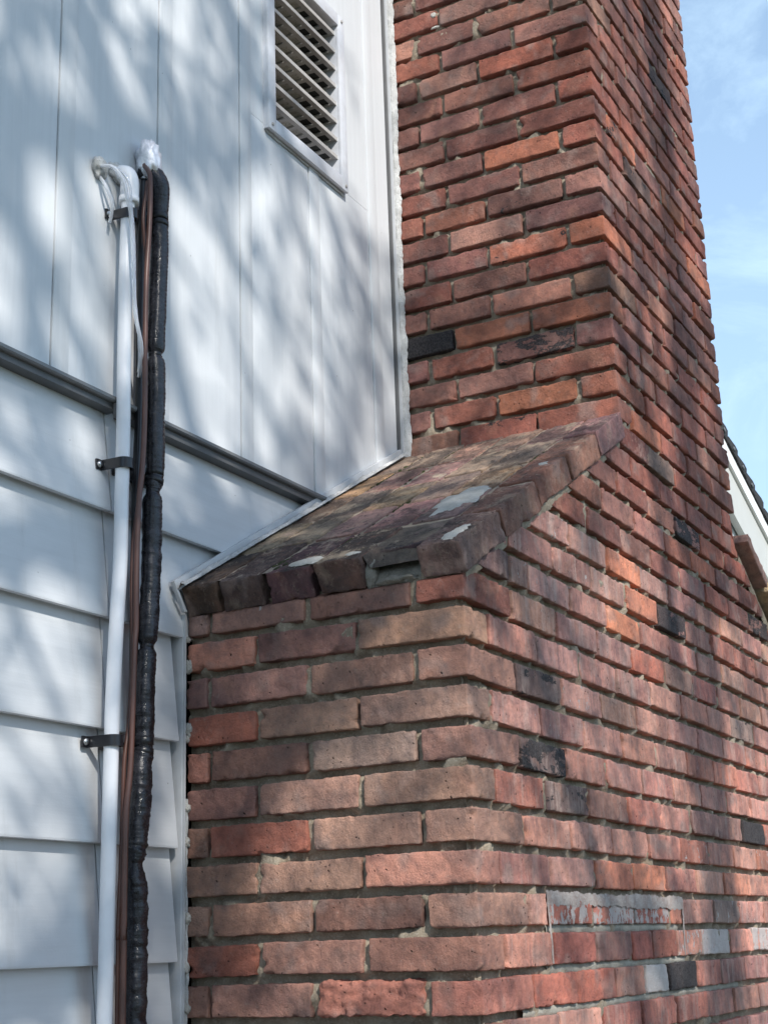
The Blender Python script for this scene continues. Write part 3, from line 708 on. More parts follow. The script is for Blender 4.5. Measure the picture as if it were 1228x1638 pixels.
# white cement smear on the slope
def slope_smear(name, cx, cy, rx, ry, mat, seed, h0=0.07):
    n, m = 14, 40
    R_, T_ = np.meshgrid(np.linspace(0, 1, n), np.arange(m)/m*2*math.pi, indexing='ij'); R_ = R_.ravel(); T_ = T_.ravel()
    e = np.stack([np.cos(T_), np.sin(T_), 0*T_], 1)
    out_r = 1+0.75*(fbm(e*1.0+seed, 2.2, seed, 4)-0.5)*2
    a = cx+R_*np.cos(T_)*rx*out_r; b_ = cy+R_*np.sin(T_)*ry*out_r
    q = np.stack([a, b_, 0*a], 1); h = h0*np.sqrt(np.clip(1-R_**2, 0, 1))+0.03*(fbm(q, 3, seed, 2)-0.5)+0.02
    ca, sa = math.cos(TH), math.sin(TH)
    V = np.stack([-0.42+a*ca-h*sa, b_, 1.53+a*sa+h*ca], 1)
    i = np.arange(n-1)[:, None]; j = np.arange(m)[None, :]
    F = np.stack([i*m+j, (i+1)*m+j, (i+1)*m+(j+1) % m, i*m+(j+1) % m], -1).reshape(-1, 4)
    return link(name, mesh_np(name, V*U, F), mat, chimney)
slope_smear('cement_patch', 5.4, 1.9, 1.5, 0.75, M_mortar_l, 2, 0.09)
slope_smear('cement_patch', 0.95, 0.25, 0.75, 0.30, M_mortar_l, 8)
slope_smear('cement_patch', 0.55, 4.5, 0.28, 0.5, M_mortar_l, 9)
slope_smear('cement_patch', 0.5, 3.15, 0.16, 0.22, M_mortar_l, 12)
slope_smear('cement_patch', 8.6, 0.4, 0.20, 0.22, M_mortar_l, 15)
M_moss = plain('moss', (0.045, 0.048, 0.016), 1.0, bump=0.004, bscale=250, var=0.5)
def moss_patch(spots, seed):
    rs = np.random.RandomState(seed); VV, FF, off = [], [], 0
    n, m = 6, 8
    th = np.linspace(0, math.pi/2, n)[:, None]; ph = (np.arange(m)/m*2*math.pi)[None, :]
    N = np.stack([np.sin(th)*np.cos(ph), np.sin(th)*np.sin(ph), np.cos(th)*np.ones_like(ph)], -1).reshape(-1, 3)
    i = np.arange(n-1)[:, None]; j = np.arange(m)[None, :]
    F = np.stack([i*m+j, (i+1)*m+j, (i+1)*m+(j+1) % m, i*m+(j+1) % m], -1).reshape(-1, 4)
    ca, sa = math.cos(TH), math.sin(TH)
    for (cx, cy, rx, ry, cnt) in spots:
        for k in range(cnt):
            x = cx+rs.normal(0, rx*0.5); y = cy+rs.normal(0, ry*0.5); q = rs.uniform(0.02, 0.085)
            P = N*np.array([q*rs.uniform(1, 2.2), q, q*0.55])*(0.75+0.5*rs.rand(len(N), 1)); a = x+P[:, 0]; b_ = y+P[:, 1]; h = P[:, 2]-0.03
            VV.append(np.stack([-0.42+a*ca-h*sa, b_, 1.53+a*sa+h*ca], 1)); FF.append(F+off); off += len(N)
    o = link('moss', mesh_np('moss', np.vstack(VV)*U, np.vstack(FF)), M_moss, chimney); o['kind'] = 'stuff'
moss_patch([(13.2, 6.6, 1.6, 0.25, 90), (12.2, 7.2, 1.8, 0.14, 80), (14.4, 5.9, 0.9, 0.3, 50), (11.0, 6.0, 1.2, 0.2, 40), (1.2, 5.6, 0.7, 0.2, 26), (0.7, 6.4, 0.4, 0.15, 14), (10.2, 1.14, 1.2, 0.05, 40), (2.3, 4.2, 0.5, 0.12, 18), (6.0, 4.2, 2.5, 0.05, 24)], 5)
M_smear = mortar_material('smeared_mortar', (0.33, 0.26, 0.235), (0.42, 0.37, 0.34), (0.54, 0.51, 0.48), 0.003)
# old repair on the front: smeared strip over the top of one row, two upright runs, flush beds below
rough_strip('mortar_patch', [(4.2, -0.03, -7.10), (15.9, -0.03, -7.13)], 0.19, 0.015, (0, 0, 1), (0, -1, 0), M_smear, chimney, seed=9, wob=0.35)
rough_strip('mortar_patch', [(4.30, -0.03, -6.95), (4.42, -0.03, -8.75)], 0.07, 0.012, (1, 0, 0), (0, -1, 0), M_smear, chimney, seed=10, wob=0.6)
rough_strip('mortar_patch', [(15.9, -0.03, -7.0), (15.75, -0.03, -8.75)], 0.07, 0.012, (1, 0, 0), (0, -1, 0), M_smear, chimney, seed=11, wob=0.6)
M_bed = mortar_material('beige_mortar', (0.28, 0.26, 0.22), (0.37, 0.35, 0.30), (0.46, 0.44, 0.38), 0.003)
for zz, xa, xb in ((-7.89, 4.3, 15.5), (-8.89, 4.2, 16), (-9.89, 2.5, 22)):
    rough_strip('bed_mortar', [(xa, 0.13, zz), (xb, 0.13, zz)], 0.12, 0.05, (0, 0, 1), (0, -1, 0), M_bed, chimney, seed=int(-zz*3), wob=0.15)
# stray white daubs on two stack bricks
lump('paint_daub', (S-0.02, 6.35, 27.75), (0.03, 0.11, 0.10), M_mortar_l, chimney, 2, 0.5, 3)
lump('paint_daub', (S-0.02, 6.3, 27.15), (0.03, 0.17, 0.05), M_mortar_l, chimney, 6, 0.6, 3)

# ------------------------------------------------------------------ house
house = thing('house', 'house gable wall with grey vertical siding above overlapping boards and a white louvred vent', 'house')
RS = 0.373; PK = (7.5, 22.8+0.373*(59.26-7.5))
def rake(x): return PK[1]-RS*abs(x-PK[0])
def board(x0, x1, y0, y1, z0, name, mat, drop=0.0):
    pts = [(x0, z0), (x1, z0), (x1, rake(x1)-drop)]
    if x0 < PK[0] < x1: pts.append((PK[0], PK[1]-drop))
    pts.append((x0, rake(x0)-drop))
    if min(rake(x1), rake(x0))-drop <= z0+0.2: return
    MB().prism(pts, y0, y1).build(name, mat, house)
UZ = 6.25; BAT = [-5.9+4.37*k for k in range(-6, 5)]
VX0, VX1, VZ0, VZ1 = 4.27, 9.65, 18.42, 25.80
for k, bx in enumerate(BAT):
    x0 = bx+0.6; x1 = bx+4.37-0.07
    if k == len(BAT)-1: x1 = 13.22
    if x0 < VX1 and x1 > VX0:       # boards cut round the vent
        for xa, xb, za, zb in ((x0, x1, UZ, VZ0+0.2),):
            MB().prism([(xa, za), (xb, za), (xb, zb), (xa, zb)], D+0.0, D+0.5).build('siding_board', M_siding, house, bevel=0.03)
        board(x0, x1, D, D+0.5, VZ1-0.2, 'siding_board', M_siding)
        if x0 < VX0+0.2: MB().prism([(x0, VZ0+0.2), (min(x1, VX0+0.2), VZ0+0.2), (min(x1, VX0+0.2), VZ1-0.2), (x0, VZ1-0.2)], D, D+0.5).build('siding_board', M_siding, house)
        if x1 > VX1-0.2 and x0 < VX1-0.2: MB().prism([(max(x0, VX1-0.2), VZ0+0.2), (x1, VZ0+0.2), (x1, VZ1-0.2), (max(x0, VX1-0.2), VZ1-0.2)], D, D+0.5).build('siding_board', M_siding, house)
    else: board(x0, x1, D, D+0.5, UZ, 'siding_board', M_siding)
    # the narrow raised strip left of each board
    if bx+0.6 > VX0 and bx < VX1:
        MB().box(bx-0.03, bx+0.62, D-0.045, D+0.4, UZ-0.02, VZ0-0.02).build('batten', M_siding, house, bevel=0.025)
        board(bx-0.03, bx+0.62, D-0.045, D+0.4, VZ1, 'batten', M_siding)
    elif bx > -9.9 and bx < 13: MB().box(bx-0.03, bx+0.62, D-0.045, D+0.4, UZ-0.02, rake(bx)-2).build('batten', M_siding, house, bevel=0.025)
    else: board(bx-0.03, bx+0.62, D-0.045, D+0.4, UZ-0.02, 'batten', M_siding)
for k in range(11):                 # right of the chimney
    x0 = 28.0+4.37*k; board(x0+0.6, x0+4.37, D, D+0.5, UZ, 'siding_board', M_siding); board(x0, x0+0.6, D-0.10, D+0.4, UZ, 'batten', M_siding)
MB().box(-34, 13.2, D+0.62, D+0.8, GZ, 28).build('sheathing', M_dark, house)
MB().box(28, 76, D+0.55, D+0.8, GZ, 12).build('sheathing', M_dark, house)
# drip trim under the vertical boards: two lengths meeting behind the pipe
for x0, x1, dz in ((-34, -3.3, 0.0), (-3.05, 13.0, -0.03)):
    MB().prism_x([(D-0.26, 6.08), (D-0.26, 6.17), (D-0.06, 6.24), (D+0.5, 6.24), (D+0.5, 6.04), (D-0.22, 6.04)], x0, x1).build('drip_trim', M_mtrim, house)
    MB().box(x0+0.05, x1, D-0.10, D+0.5, 5.86+dz, 6.04).build('recess_shade_strip', M_dtrim, house)  # dark colour painted in for the shaded recess under the lip
MB().box(-3.58, -3.36, D-0.30, D-0.16, 5.60, 6.02).build('trim_end', M_dtrim, house, bevel=0.03)
MB().box(28.3, 76, D-0.5, D+0.3, 5.85, 6.3).build('drip_trim', M_trim, house)
# lap boards, each leaning out over the one below
LZ = [3.05, 0.20, -2.68, -5.50, -8.38, -11.25, -14.1, -17.0, -19.85, -22.7, -25.6, -28.5, -31.3]
top = 5.98; lr = random.Random(5)
for k, zb in enumerate(LZ):
    zt = top if k == 0 else LZ[k-1]+0.35
    seam = -3.42 if k not in (0,) else -3.42
    for x0, x1, dd in ((-34, seam-0.03, 0.0), (seam+0.03, -0.36 if zb < 0 else 5.2, lr.uniform(-0.02, 0.02))):
        if zb > 2 and x0 > -4: x1 = 10.5
        yb = D-0.05+dd; yt = D+0.30
        MB().prism_x([(yb, zb), (yb+0.13, zb-0.01), (D+0.56, zb+0.4), (D+0.56, zt), (yt, zt), (yb-0.005, zb+0.05)], x0, x1).build('lap_board', M_lap, house)
    MB().prism_x([(D-0.30, zb), (D-0.15, zb), (D+0.42, zb+0.4), (D+0.42, zt), (D+0.10, zt)], 42.2, 76).build('lap_board', M_lap, house)
# channel trims where siding meets brick
MB().box(-0.20, -0.09, D-0.03, D+0.5, GZ, 0.85).build('corner_channel', M_trim, house, bevel=0.02)
MB().box(-0.18, -0.12, D-0.10, D-0.03, GZ, 0.85).build('channel_lip', M_trim, house)
MB().box(13.26, 13.40, D-0.07, D+0.1, 9.3, 34).build('corner_channel', M_dtrim, house)
MB().box(13.42, 13.50, D-0.16, D+0.1, 9.3, 34).build('channel_lip', M_trim, house)
rough_strip('caulk_bead', [(13.60, D-0.20, 9.2), (13.60, D-0.20, 35)], 0.17, 0.10, (0.35, -1, 0), (-1, -0.6, 0), M_caulk, house, seed=21, wob=0.35, rough=0.8)
for k, (zz, sz) in enumerate([(-0.62, 0.19), (0.15, 0.08), (-2.35, 0.17), (-2.60, 0.10), (-4.45, 0.10), (-5.35, 0.13), (-7.3, 0.14), (-8.55, 0.15), (-9.55, 0.12)]):
    lump('caulk_blob', (-0.04, D-0.10+0.03*math.sin(k*3), zz), (0.09, sz*0.7, sz*1.0), M_mortar_l, house, 40+k, 0.6, 3.5, 14)
rough_strip('caulk_bead', [(-0.02, D-0.04, -4.2), (0.0, D-0.04, -10.5)], 0.07, 0.08, (0, 1, 0), (-1, -0.4, 0), M_caulk, house, seed=33, wob=0.5, rough=1.3)
# painted flashing along the sloping shoulder
def on_slope(s_): return (-0.42+s_*math.cos(TH), 1.53+s_*math.sin(TH))
a, b_ = on_slope(-0.25), on_slope(15.8)
nrm_ = (-math.sin(TH), math.cos(TH))
MB().prism([(a[0], a[1]), (b_[0], b_[1]), (b_[0]+nrm_[0]*0.34, b_[1]+nrm_[1]*0.34), (a[0]+nrm_[0]*0.30, a[1]+nrm_[1]*0.30)], D-0.16, D-0.02).build('flashing', M_trim, house, bevel=0.02)
rough_strip('caulk_bead', [(a[0]+0.02, D-0.22, a[1]+0.03), (b_[0], D-0.22, b_[1]+0.03)], 0.21, 0.16, (0, -1, 0.5), (-math.sin(TH), -0.5, math.cos(TH)), M_caulk, house, seed=25, wob=0.35, rough=1.4)
# bent end of the flashing below the eave brick
MB().prism([(-0.75, 1.45), (-0.62, 1.40), (-0.22, 0.88), (-0.36, 0.86)], D-0.22, D-0.10).build('flashing', M_trim, house, bevel=0.02)

# louvred gable vent
vent = link('gable_vent', MB().box(0, 0.01, 0, 0.01, 0, 0.01).build('tmp', M_vent).data, None, house)
bpy.data.objects.remove([o for o in bpy.data.objects if o.name.startswith('tmp')][0])
fr = MB()
y0v, y1v = D-0.24, D+0.3
W_ = 0.50
fr.box(VX0, VX0+W_*0.9, y0v, y0v+0.12, VZ0, VZ1).box(VX1-W_*0.9, VX1, y0v, y0v+0.12, VZ0, VZ1).box(VX0+W_*0.9, VX1-W_*0.9, y0v-0.01, y0v+0.12, VZ0, VZ0+W_).box(VX0+W_*0.9, VX1-W_*0.9, y0v-0.01, y0v+0.12, VZ1-W_, VZ1)
fr.box(VX0+0.02, VX0+0.10, y0v+0.12, D+0.02, VZ0+0.02, VZ1-0.02).box(VX1-0.10, VX1-0.02, y0v+0.12, D+0.02, VZ0+0.02, VZ1-0.02).box(VX0+0.1, VX1-0.1, y0v+0.12, D+0.02, VZ0+0.02, VZ0+0.1)
f2 = fr.build('vent_frame', M_vent, house, bevel=0.025)
vent.data = f2.data; vent.location = f2.location; bpy.data.objects.remove(f2); vent.name = 'gable_vent'
vinv = Matrix.Translation(-vent.location)
def vchild(o):
    o.parent = vent; o.location = Vector(o.location)-Vector(vent.location); return o
ix0, ix1 = VX0+W_*0.9, VX1-W_*0.9
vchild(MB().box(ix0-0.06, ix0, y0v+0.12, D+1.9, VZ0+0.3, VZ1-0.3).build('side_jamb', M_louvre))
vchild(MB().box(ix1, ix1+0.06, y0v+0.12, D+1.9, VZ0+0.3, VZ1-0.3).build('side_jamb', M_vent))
vchild(MB().box(ix0, ix1, y0v+0.12, D+1.9, VZ1-W_+0.01, VZ1-W_+0.1).build('head_board', M_vent))
vchild(MB().box(ix0, ix1, y0v+0.12, D+1.9, VZ0+W_-0.12, VZ0+W_-0.01).build('sill_board', M_vent))
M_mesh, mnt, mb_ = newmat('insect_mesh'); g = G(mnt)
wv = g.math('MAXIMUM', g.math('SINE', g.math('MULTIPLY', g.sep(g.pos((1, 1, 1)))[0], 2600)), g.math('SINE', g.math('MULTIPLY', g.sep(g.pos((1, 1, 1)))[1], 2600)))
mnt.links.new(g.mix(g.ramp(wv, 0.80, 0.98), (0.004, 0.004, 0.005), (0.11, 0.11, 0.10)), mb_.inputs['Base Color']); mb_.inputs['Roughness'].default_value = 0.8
M_mesh2 = plain('pale_mesh', (0.36, 0.34, 0.30), 0.9, bump=0.001, bscale=900, var=0.3)  # paler screen for the left-hand vent cells
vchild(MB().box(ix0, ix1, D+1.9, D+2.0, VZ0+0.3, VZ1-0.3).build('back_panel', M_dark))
for k in range(9):
    zl = 19.70+0.752*k; lv = MB()
    if zl > VZ1-W_-0.1: break
    lip_y = y0v+0.16
    lv.box(ix0, ix1, lip_y, lip_y+0.05, zl-0.05, zl+0.10)                 # front lip
    # gently rising ledge with slots between ribs
    ya, yb, zr = lip_y+0.05, lip_y+0.92, 0.03
    def ledge(xa, xb, u0, u1, th=0.05):
        yy0 = ya+(yb-ya)*u0; yy1 = ya+(yb-ya)*u1; z0_ = zl+zr*u0; z1_ = zl+zr*u1
        lv.prism_x([(yy0, z0_), (yy1, z1_), (yy1, z1_+th), (yy0, z0_+th)], xa, xb)
    ledge(ix0, ix1, 0, 0.20); ledge(ix0, ix1, 0.80, 1.0)
    nr = 7; wd = (ix1-ix0)/nr
    for q in range(nr+1):
        xc = ix0+q*wd; ledge(max(ix0, xc-0.09), min(ix1, xc+0.09), 0.20, 0.80, 0.06)
    vchild(lv.build('louvre', M_louvre))
    zm = zl+0.075
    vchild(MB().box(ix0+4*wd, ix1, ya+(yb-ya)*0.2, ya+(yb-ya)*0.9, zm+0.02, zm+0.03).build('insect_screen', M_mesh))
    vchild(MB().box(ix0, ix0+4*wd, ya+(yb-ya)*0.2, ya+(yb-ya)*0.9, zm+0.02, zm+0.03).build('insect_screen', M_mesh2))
for x, z in ((VX0+0.2, VZ0+0.2), (VX1-0.2, VZ1-0.2), (VX1-0.2, VZ0+0.2), (VX0+0.2, VZ1-0.2)):
    sx_ = MB(); sx_.box(x-0.05, x+0.05, y0v-0.05, y0v, z-0.05, z+0.05); vchild(sx_.build('screw', M_louvre, None, bevel=0.02))
rough_strip('caulk_bead', [(VX0+0.05, D-0.03, VZ0-0.02), (VX1+0.02, D-0.03, VZ0-0.04)], 0.06, 0.05, (0, 0, 1), (0, -1, -0.3), M_caulk, house, seed=61, wob=0.6, rough=1.2)

# rake: fascia, frieze and roof edge descending to the right
FY = D-0.8
def rk(x, off): return PK[1]-RS*abs(x-PK[0])+off
for xa, xb in ((PK[0], 74), (-34, PK[0])):
    MB().prism([(xa, rk(xa, -1.05)), (xb, rk(xb, -1.05)), (xb, rk(xb, 0)), (xa, rk(xa, 0))], FY, FY+0.3).build('fascia', M_white, house)
    MB().prism([(xa, rk(xa, -4.2)), (xb, rk(xb, -4.2)), (xb, rk(xb, -0.3)), (xa, rk(xa, -0.3))], FY+0.22, D-0.12).build('frieze_board', M_soffit, house)
    MB().prism([(xa, rk(xa, -0.32)), (xb, rk(xb, -0.32)), (xb, rk(xb, 0.0)), (xa, rk(xa, 0.0))], FY+0.31, 130).build('roof_deck', M_soffit, house)
    MB().prism([(xa, rk(xa, 0.01)), (xb, rk(xb, 0.01)), (xb, rk(xb, 0.42)), (xa, rk(xa, 0.42))], FY+0.2, 130).build('roof_slope', M_shingle, house)
sr_ = random.Random(9); ca_, sa_ = math.cos(math.atan(RS)), math.sin(math.atan(RS))
for k in range(33):
    x = 9.0+2.0*k; j = sr_.uniform(-0.08, 0.08)
    q = lambda u_, v_: (x+u_*ca_+v_*sa_, rk(x, 0)-u_*sa_+v_*ca_)
    s_ = MB(); s_.prism([q(0, 0.02), q(2.15, 0.06), q(2.15, 0.98+j), q(1.6, 0.99+j), q(0, 0.62+j)], FY-0.14+j*0.4, FY+3.0)
    s_.build('rake_shingle', M_shingle, house, bevel=0.06)
    if k > 20 and sr_.random() < 0.45:
        lump('shingle_clip', (x+1.2, FY-0.2, rk(x+1.2, 0.35)), (0.22, 0.05, 0.14), M_dtrim, house, 70+k, 0.5, 3, 10)
MB().box(-34, 76, 130, 130.5, GZ, 10).build('rear_wall', M_siding, house)

# ------------------------------------------------------------------ pipes and cables on the wall
def path(pts, y, n=8, step=0.1):
    return resample(catmull([(a, y if len(t) == 0 else t[0], b) for a, b, *t in pts], n), step)[0]
pipe = thing('drain_pipe', 'slim white plastic pipe running down the siding, held by black straps', 'pipe')
pp = path([(-3.42, 12.35), (-3.46, 11.83), (-3.51, 9.53), (-3.51, 6.78), (-3.49, 5.0), (-3.51, 3.26), (-3.52, 1.58), (-3.63, -0.1), (-3.72, -2.11), (-3.75, -4.04), (-3.77, -6.29), (-3.78, -8.03), (-3.80, -9.7), (-3.82, -14), (-3.82, -31)], D-0.45)
tube('pipe', pp, 0.19, M_pvc, pipe, 24)
el = catmull([(-3.42, D-0.45, 12.0), (-3.42, D-0.46, 12.55), (-3.42, D-0.36, 12.85), (-3.42, D-0.1, 12.95), (-3.42, D+0.2, 12.95)], 8)
tube('elbow', el, np.linspace(0.265, 0.26, len(el)), M_pvc, pipe, 24)
tube('elbow_collar', [(-3.42, D-0.45, 11.93), (-3.42, D-0.45, 12.12)], 0.285, M_pvc, pipe, 24)
for zz, xc, eo in ((11.55, -3.46, 0.0), (4.25, -3.50, -0.10), (-3.06, -3.74, -0.14)):
    ang = np.linspace(-0.1, math.pi+0.1, 22)
    V = []; F = []
    prof = [(-0.46, eo-0.05)]+[(-0.27, eo-0.05)]+[(-0.235*math.cos(a_), 0.40+0.235*math.sin(a_)) for a_ in np.linspace(0, math.pi, 16)]+[(0.27, eo-0.05), (0.55, eo-0.05)]
    inner = [(-0.46, eo-0.11)]+[(-0.22, eo-0.11)]+[(-0.195*math.cos(a_), 0.40+0.195*math.sin(a_)) for a_ in np.linspace(0, math.pi, 16)]+[(0.22, eo-0.11), (0.55, eo-0.11)]
    for w in (-0.14, 0.14):
        for a_, d_ in prof: V.append((xc+a_, D-0.12-d_, zz+w))
        for a_, d_ in inner: V.append((xc+a_, D-0.12-d_, zz+w))
    k = len(prof)
    for i in range(k-1):
        F += [(i, i+1, 2*k+i+1, 2*k+i), (k+i+1, k+i, 3*k+i, 3*k+i+1), (i+1, i, k+i, k+i+1), (2*k+i, 2*k+i+1, 3*k+i+1, 3*k+i)]
    F += [(0, 2*k, 3*k, k), (k-1, 2*k-1, 4*k-1, 3*k-1)]
    sb = MB(); sb.V = V; sb.F = F
    st_ = sb.build('strap', M_black, pipe, smooth=True)
    st_.data.set_sharp_from_angle(angle=math.radians(40))
    for sx_ in (-0.36, 0.40):
        sp_, sf_ = sweep([(xc+sx_, D-0.05-eo, zz), (xc+sx_, D-0.11-eo, zz), (xc+sx_, D-0.14-eo, zz)], np.array([0.09, 0.09, 0.05]), 12)
        q = MB(); q.V = [tuple(v) for v in sp_]; q.F = [tuple(f) for f in sf_]; so_ = q.build('screw', M_screw, None, smooth=True)
        so_.parent = st_; so_.location = Vector(so_.location)-Vector(st_.location)
lump('sealant', (-3.45, D-0.06, 13.0), (0.36, 0.16, 0.30), M_caulk, pipe, 5, 0.45)

line = thing('insulated_line', 'thick black wrapped insulated line with ties and clamps running down the siding', 'insulated line')
bpts = [(-2.50, 13.55, D-0.12), (-2.33, 13.42, D-0.42), (-2.18, 13.05, D-0.58), (-2.09, 12.45), (-2.08, 12.01), (-2.07, 11.07), (-2.13, 9.71), (-2.19, 8.2), (-2.22, 7.8), (-2.17, 7.38), (-2.16, 6.48), (-2.18, 5.69), (-2.18, 4.32), (-2.26, 3.8), (-2.26, 2.42), (-2.31, 1.1), (-2.38, 0.11), (-2.42, -0.46), (-2.46, -0.9), (-2.5, -1.6), (-2.5, -3.08), (-2.59, -3.64), (-2.6, -4.12), (-2.66, -4.82), (-2.72, -5.51), (-2.81, -6.05), (-2.69, -7.17), (-2.7, -8.49), (-2.7, -9.76), (-2.75, -14), (-2.75, -31)]
bp = path(bpts, D-0.5, 10, 0.045)
ties = [7.80, 3.80, -0.46, -6.05]; clamps = [12.02, 4.26, -3.08]
def wrap_r(R, ang, P):
    z = P[:, 2]
    for t_ in ties: R *= (1-0.34*np.exp(-((z-t_)/0.13)**2))[:, None]
    for t_ in clamps: R *= (1-0.14*np.exp(-((z-t_)/0.2)**2))[:, None]
    a = np.tile(ang, len(P)); zz = np.repeat(z, len(ang))
    Q = np.stack([np.cos(a)*0.45, np.sin(a)*0.45, zz*5.5], 1)
    w = np.abs(vnoise(Q, 1.0, 3)-0.5)*-1.6+0.4
    Q2 = np.stack([np.cos(a)*1.5, np.sin(a)*1.5, zz*2.0], 1); w2 = fbm(Q2, 1.0, 8, 2)-0.5
    low = np.clip((8.5-zz)/3, 0.12, 1)*(0.6+0.6*np.clip((-2.5-zz)/2, 0, 1))
    seam = 0.014*np.sin(zz*52)*np.exp(-((np.cos(a-1.9)-1)/0.05)**2)
    ridge = 0.010*np.sin(3*a)
    return R+(0.085*w*low+0.03*w2+seam+ridge).reshape(R.shape)
tube('insulation', bp, 0.255, M_wrap, line, 36, wrap_r)
def ring(name, z, r, h, mat, parent, pts=bp, ecc=0.0, wire=None):
    i = int(np.argmin(abs(pts[:, 2]-z))); c = pts[i]; t_ = pts[min(i+1, len(pts)-1)]-pts[max(i-1, 0)]; t_ /= np.linalg.norm(t_)
    if t_[2] < 0: t_ = -t_
    P = [c-t_*h, c-t_*h*0.8, c+t_*h*0.8, c+t_*h]
    return tube(name, P, np.array([r*0.9, r, r, r*0.9]), mat, parent, 28)
for t_ in ties: ring('zip_tie', t_, 0.185, 0.055, M_black, line)
ring('zip_tie', 12.95, 0.235, 0.045, M_black, line)
for t_ in clamps:
    ring('clamp', t_+0.12, 0.255, 0.12, M_black, line); ring('clamp', t_-0.14, 0.265, 0.09, M_black, line)
MB().box(-2.75, -1.8, D-0.2, D-0.02, 4.05, 4.4).build('clamp_base', M_black, line, bevel=0.03)
MB().box(-2.75, -1.8, D-0.2, D-0.02, -3.3, -2.95).build('clamp_base', M_black, line, bevel=0.03)
MB().box(-2.65, -1.8, D-0.2, D-0.02, 11.85, 12.2).build('clamp_base', M_black, line, bevel=0.03)

seal = lump('foil_seal', (-2.42, D-0.34, 13.82), (0.40, 0.34, 0.62), M_foil, None, 12, 0.42, 3.4, 17, False)
seal['label'] = 'crumpled silvery foil and putty plug where the black line enters the siding'; seal['category'] = 'seal'
tube('shadow_tube', path([(-2.45, 13.2), (-2.52, 12.13), (-2.56, 9.97), (-2.57, 7.88), (-2.55, 6.04), (-2.62, 4.23), (-2.64, 2.65), (-2.63, 0.1), (-2.65, -2.36), (-2.75, -4.73), (-2.76, -7.01), (-2.78, -9.76), (-2.8, -31)], D-0.24), 0.12, M_black, line, 14)  # added black tube, stands in for the insulated line's shadow on the siding
c1 = tube('brown_cable', path([(-2.58, 13.75, D-0.22), (-2.68, 13.48, D-0.42), (-2.84, 13.15, D-0.68), (-2.93, 12.8), (-2.92, 11.98), (-2.96, 11.0), (-3.05, 9.63), (-3.06, 7.58), (-3.04, 6.86), (-3.04, 5.42), (-3.1, 4.35), (-3.21, 3.45), (-3.27, 2.41), (-3.29, 1.07), (-3.27, -0.08), (-3.31, -0.57), (-3.35, -1.86), (-3.39, -3.2), (-3.43, -3.89), (-3.55, -4.82), (-3.57, -6.08), (-3.57, -7.76), (-3.56, -9.71), (-3.55, -31)], D-0.8), 0.072, M_copper, None, 14)
c1['label'] = 'thicker brown cable strapped along the left of the black line'; c1['category'] = 'cable'; c1['group'] = 'brown cables beside the black line'
c2 = tube('brown_cable', path([(-2.79, 12.89), (-2.97, 11.63), (-2.82, 10.34), (-2.83, 7.71), (-2.81, 4.46), (-2.98, 3.37), (-3.19, 2.12), (-3.21, 0.78), (-3.15, -0.69), (-3.23, -2.43), (-3.4, -3.49), (-3.44, -4.87), (-3.48, -6.29), (-3.54, -7.75), (-3.52, -9.71), (-3.5, -31)], D-0.6), 0.055, M_copper, None, 12)
c2['label'] = 'thinner brown cable bowing away between the white pipe and the thicker cable'; c2['category'] = 'cable'; c2['group'] = 'brown cables beside the black line'
t1 = tube('clear_tube', path([(-4.42, 12.72, D-0.15), (-4.35, 12.60, D-0.6), (-4.15, 12.2), (-3.95, 11.7), (-3.79, 11.29), (-3.64, 9.75), (-3.53, 8.5), (-3.26, 7.68), (-3.10, 7.27, D-0.7), (-2.85, 6.95, D-0.45)], D-0.82), 0.055, M_clear, None, 12)
t1['label'] = 'milky clear tube looping over the top strap and down the white pipe'; t1['category'] = 'tube'; t1['group'] = 'clear tubes at the top of the white pipe'
t2 = tube('clear_tube', path([(-4.05, 12.85, D-0.15), (-4.0, 12.75, D-0.5), (-3.85, 12.3), (-3.72, 11.6), (-3.58, 10.6), (-3.50, 9.04), (-3.34, 8.03), (-3.11, 7.38, D-0.65), (-2.85, 7.1, D-0.42)], D-0.78), 0.035, M_clear, None, 12)
t2['label'] = 'thinner clear tube starting next to the white elbow'; t2['category'] = 'tube'; t2['group'] = 'clear tubes at the top of the white pipe'
t3 = tube('clear_tube', path([(-4.28, 12.5, D-0.1), (-4.22, 12.1, D-0.3), (-4.02, 11.7, D-0.35), (-3.92, 11.2, D-0.2)], D-0.3), 0.05, M_clear, None, 12)
t3['label'] = 'short straight clear tube ending behind the top strap'; t3['category'] = 'tube'; t3['group'] = 'clear tubes at the top of the white pipe'
cp = lump('caulk_plug', (-4.28, D-0.08, 12.78), (0.30, 0.2, 0.30), M_caulk, None, 23, 0.42, 2.6, 16)
cp['label'] = 'messy white caulk plug where the clear tubes leave the wall'; cp['category'] = 'caulk'

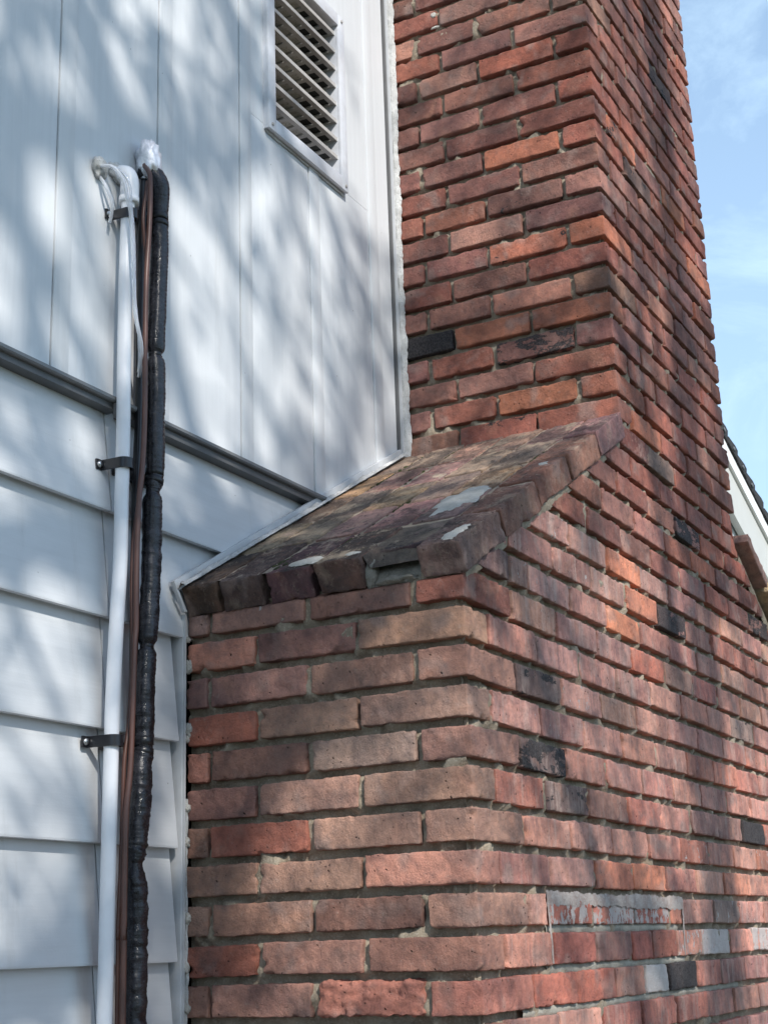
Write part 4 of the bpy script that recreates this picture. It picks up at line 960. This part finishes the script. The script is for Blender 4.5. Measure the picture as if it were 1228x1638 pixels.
# ------------------------------------------------------------------ the tree behind the camera that dapples the walls
def bark(): return plain('bark', (0.10, 0.08, 0.06), 0.95, bump=0.01, bscale=30)
M_bark = bark()
def leaf_mat():
    m, nt_, b = newmat('leaf'); g = G(nt_)
    nt_.links.new(g.mix(g.noise(4), (0.05, 0.09, 0.02), (0.10, 0.13, 0.035)), b.inputs['Base Color']); b.inputs['Roughness'].default_value = 0.6
    return m
M_leaf = leaf_mat()
def make_tree(base, top_pt, seed, label, nbr=15, leafn=1500, reach=2.6, low=0.35):
    rs = np.random.RandomState(seed)
    base = np.array(base, float); top_pt = np.array(top_pt, float)
    tr = thing('shade_tree', label, 'tree')
    def tb(name, P, r0, r1, par, ns=8):
        V, F = sweep(np.array(P)/1.0, np.linspace(r0, r1, len(P)), ns)
        me = bpy.data.meshes.new(name); me.from_pydata([tuple(v) for v in V.tolist()], [], [tuple(f) for f in F]); me.update()
        me.polygons.foreach_set('use_smooth', np.ones(len(me.polygons), bool)); me.materials.append(M_bark)
        return link(name, me, None, par)
    trunkP = [base+(top_pt-base)*t+np.array([0.12*math.sin(t*5+seed), 0.12*math.cos(t*4), 0])*t for t in np.linspace(0, 1, 12)]
    tb('trunk', trunkP, 0.20, 0.06, tr, 12)
    ends = []; TV = []; TF = []; off = 0
    for k in range(nbr):
        t = low+(0.98-low)*k/nbr; o = trunkP[int(t*11)]
        a = k*2.4+rs.rand(); el = rs.uniform(0.15, 0.9); L = reach*(1.15-0.6*t)*rs.uniform(0.7, 1.2)
        d = np.array([math.cos(a)*math.cos(el), math.sin(a)*math.cos(el), math.sin(el)]); P = [o]
        for q in range(8): d = d+rs.normal(0, 0.13, 3)+np.array([0, 0, 0.03]); d /= np.linalg.norm(d); P.append(P[-1]+d*L/8)
        tb('limb', P, 0.055, 0.018, tr)
        for q in range(14):
            i = rs.randint(2, 9); o2 = P[i]; d2 = d*0.5+rs.normal(0, 0.6, 3); d2 /= np.linalg.norm(d2); L2 = rs.uniform(0.5, 1.3); P2 = [o2]
            for w in range(5): d2 = d2+rs.normal(0, 0.2, 3); d2 /= np.linalg.norm(d2); P2.append(P2[-1]+d2*L2/5)
            V, F = sweep(np.array(P2), np.linspace(0.016, 0.006, 6), 5); TV.append(V); TF += [tuple(np.array(f)+off) for f in F]; off += len(V)
            ends += P2[2:]
    me = bpy.data.meshes.new('twig'); me.from_pydata([tuple(v) for v in np.vstack(TV).tolist()], [], [tuple(int(x) for x in f) for f in TF]); me.update(); me.materials.append(M_bark)
    o = link('twig', me, None, tr); o['kind'] = 'stuff'
    E_ = np.array(ends)
    # clumps of leaves on the twig ends
    cl_ = E_[rs.choice(len(E_), max(1, leafn//45))]
    C_ = cl_[rs.randint(0, len(cl_), leafn)]+rs.normal(0, 0.13, (leafn, 3))
    n1 = rs.normal(0, 1, (leafn, 3)); n1 /= np.linalg.norm(n1, axis=1)[:, None]; n2 = np.cross(n1, rs.normal(0, 1, (leafn, 3))); n2 /= np.linalg.norm(n2, axis=1)[:, None]
    l = rs.uniform(0.035, 0.065, (leafn, 1)); V = np.stack([C_-n1*l, C_+n2*l*0.55, C_+n1*l, C_-n2*l*0.55], 1).reshape(-1, 3)
    me = mesh_np('crown', V, np.arange(leafn*4).reshape(-1, 4), False); me.materials.append(M_leaf)
    o = link('crown', me, None, tr); o['kind'] = 'stuff'
    return tr
tgt = np.array([0.2, 0.3, 0.5])
sv = np.array(sund)
def tree_at(dist, side_, zoff, seed, label, **kw):
    c = tgt+sv*dist+np.array([math.cos(ALPHA), -math.sin(ALPHA), 0])*side_
    make_tree((c[0], c[1], GZ*U), (c[0]+0.3, c[1], c[2]+zoff), seed, label, **kw)
tree_at(7, -1.2, 1.4, 72, 'half bare young tree with upright limbs on the lawn facing the chimney', nbr=30, leafn=3600, reach=2.5, low=0.22)
tree_at(7, 0.9, 2.8, 35, 'slim bare tree standing further to the right on the lawn', nbr=10, leafn=650, reach=1.7, low=0.5)
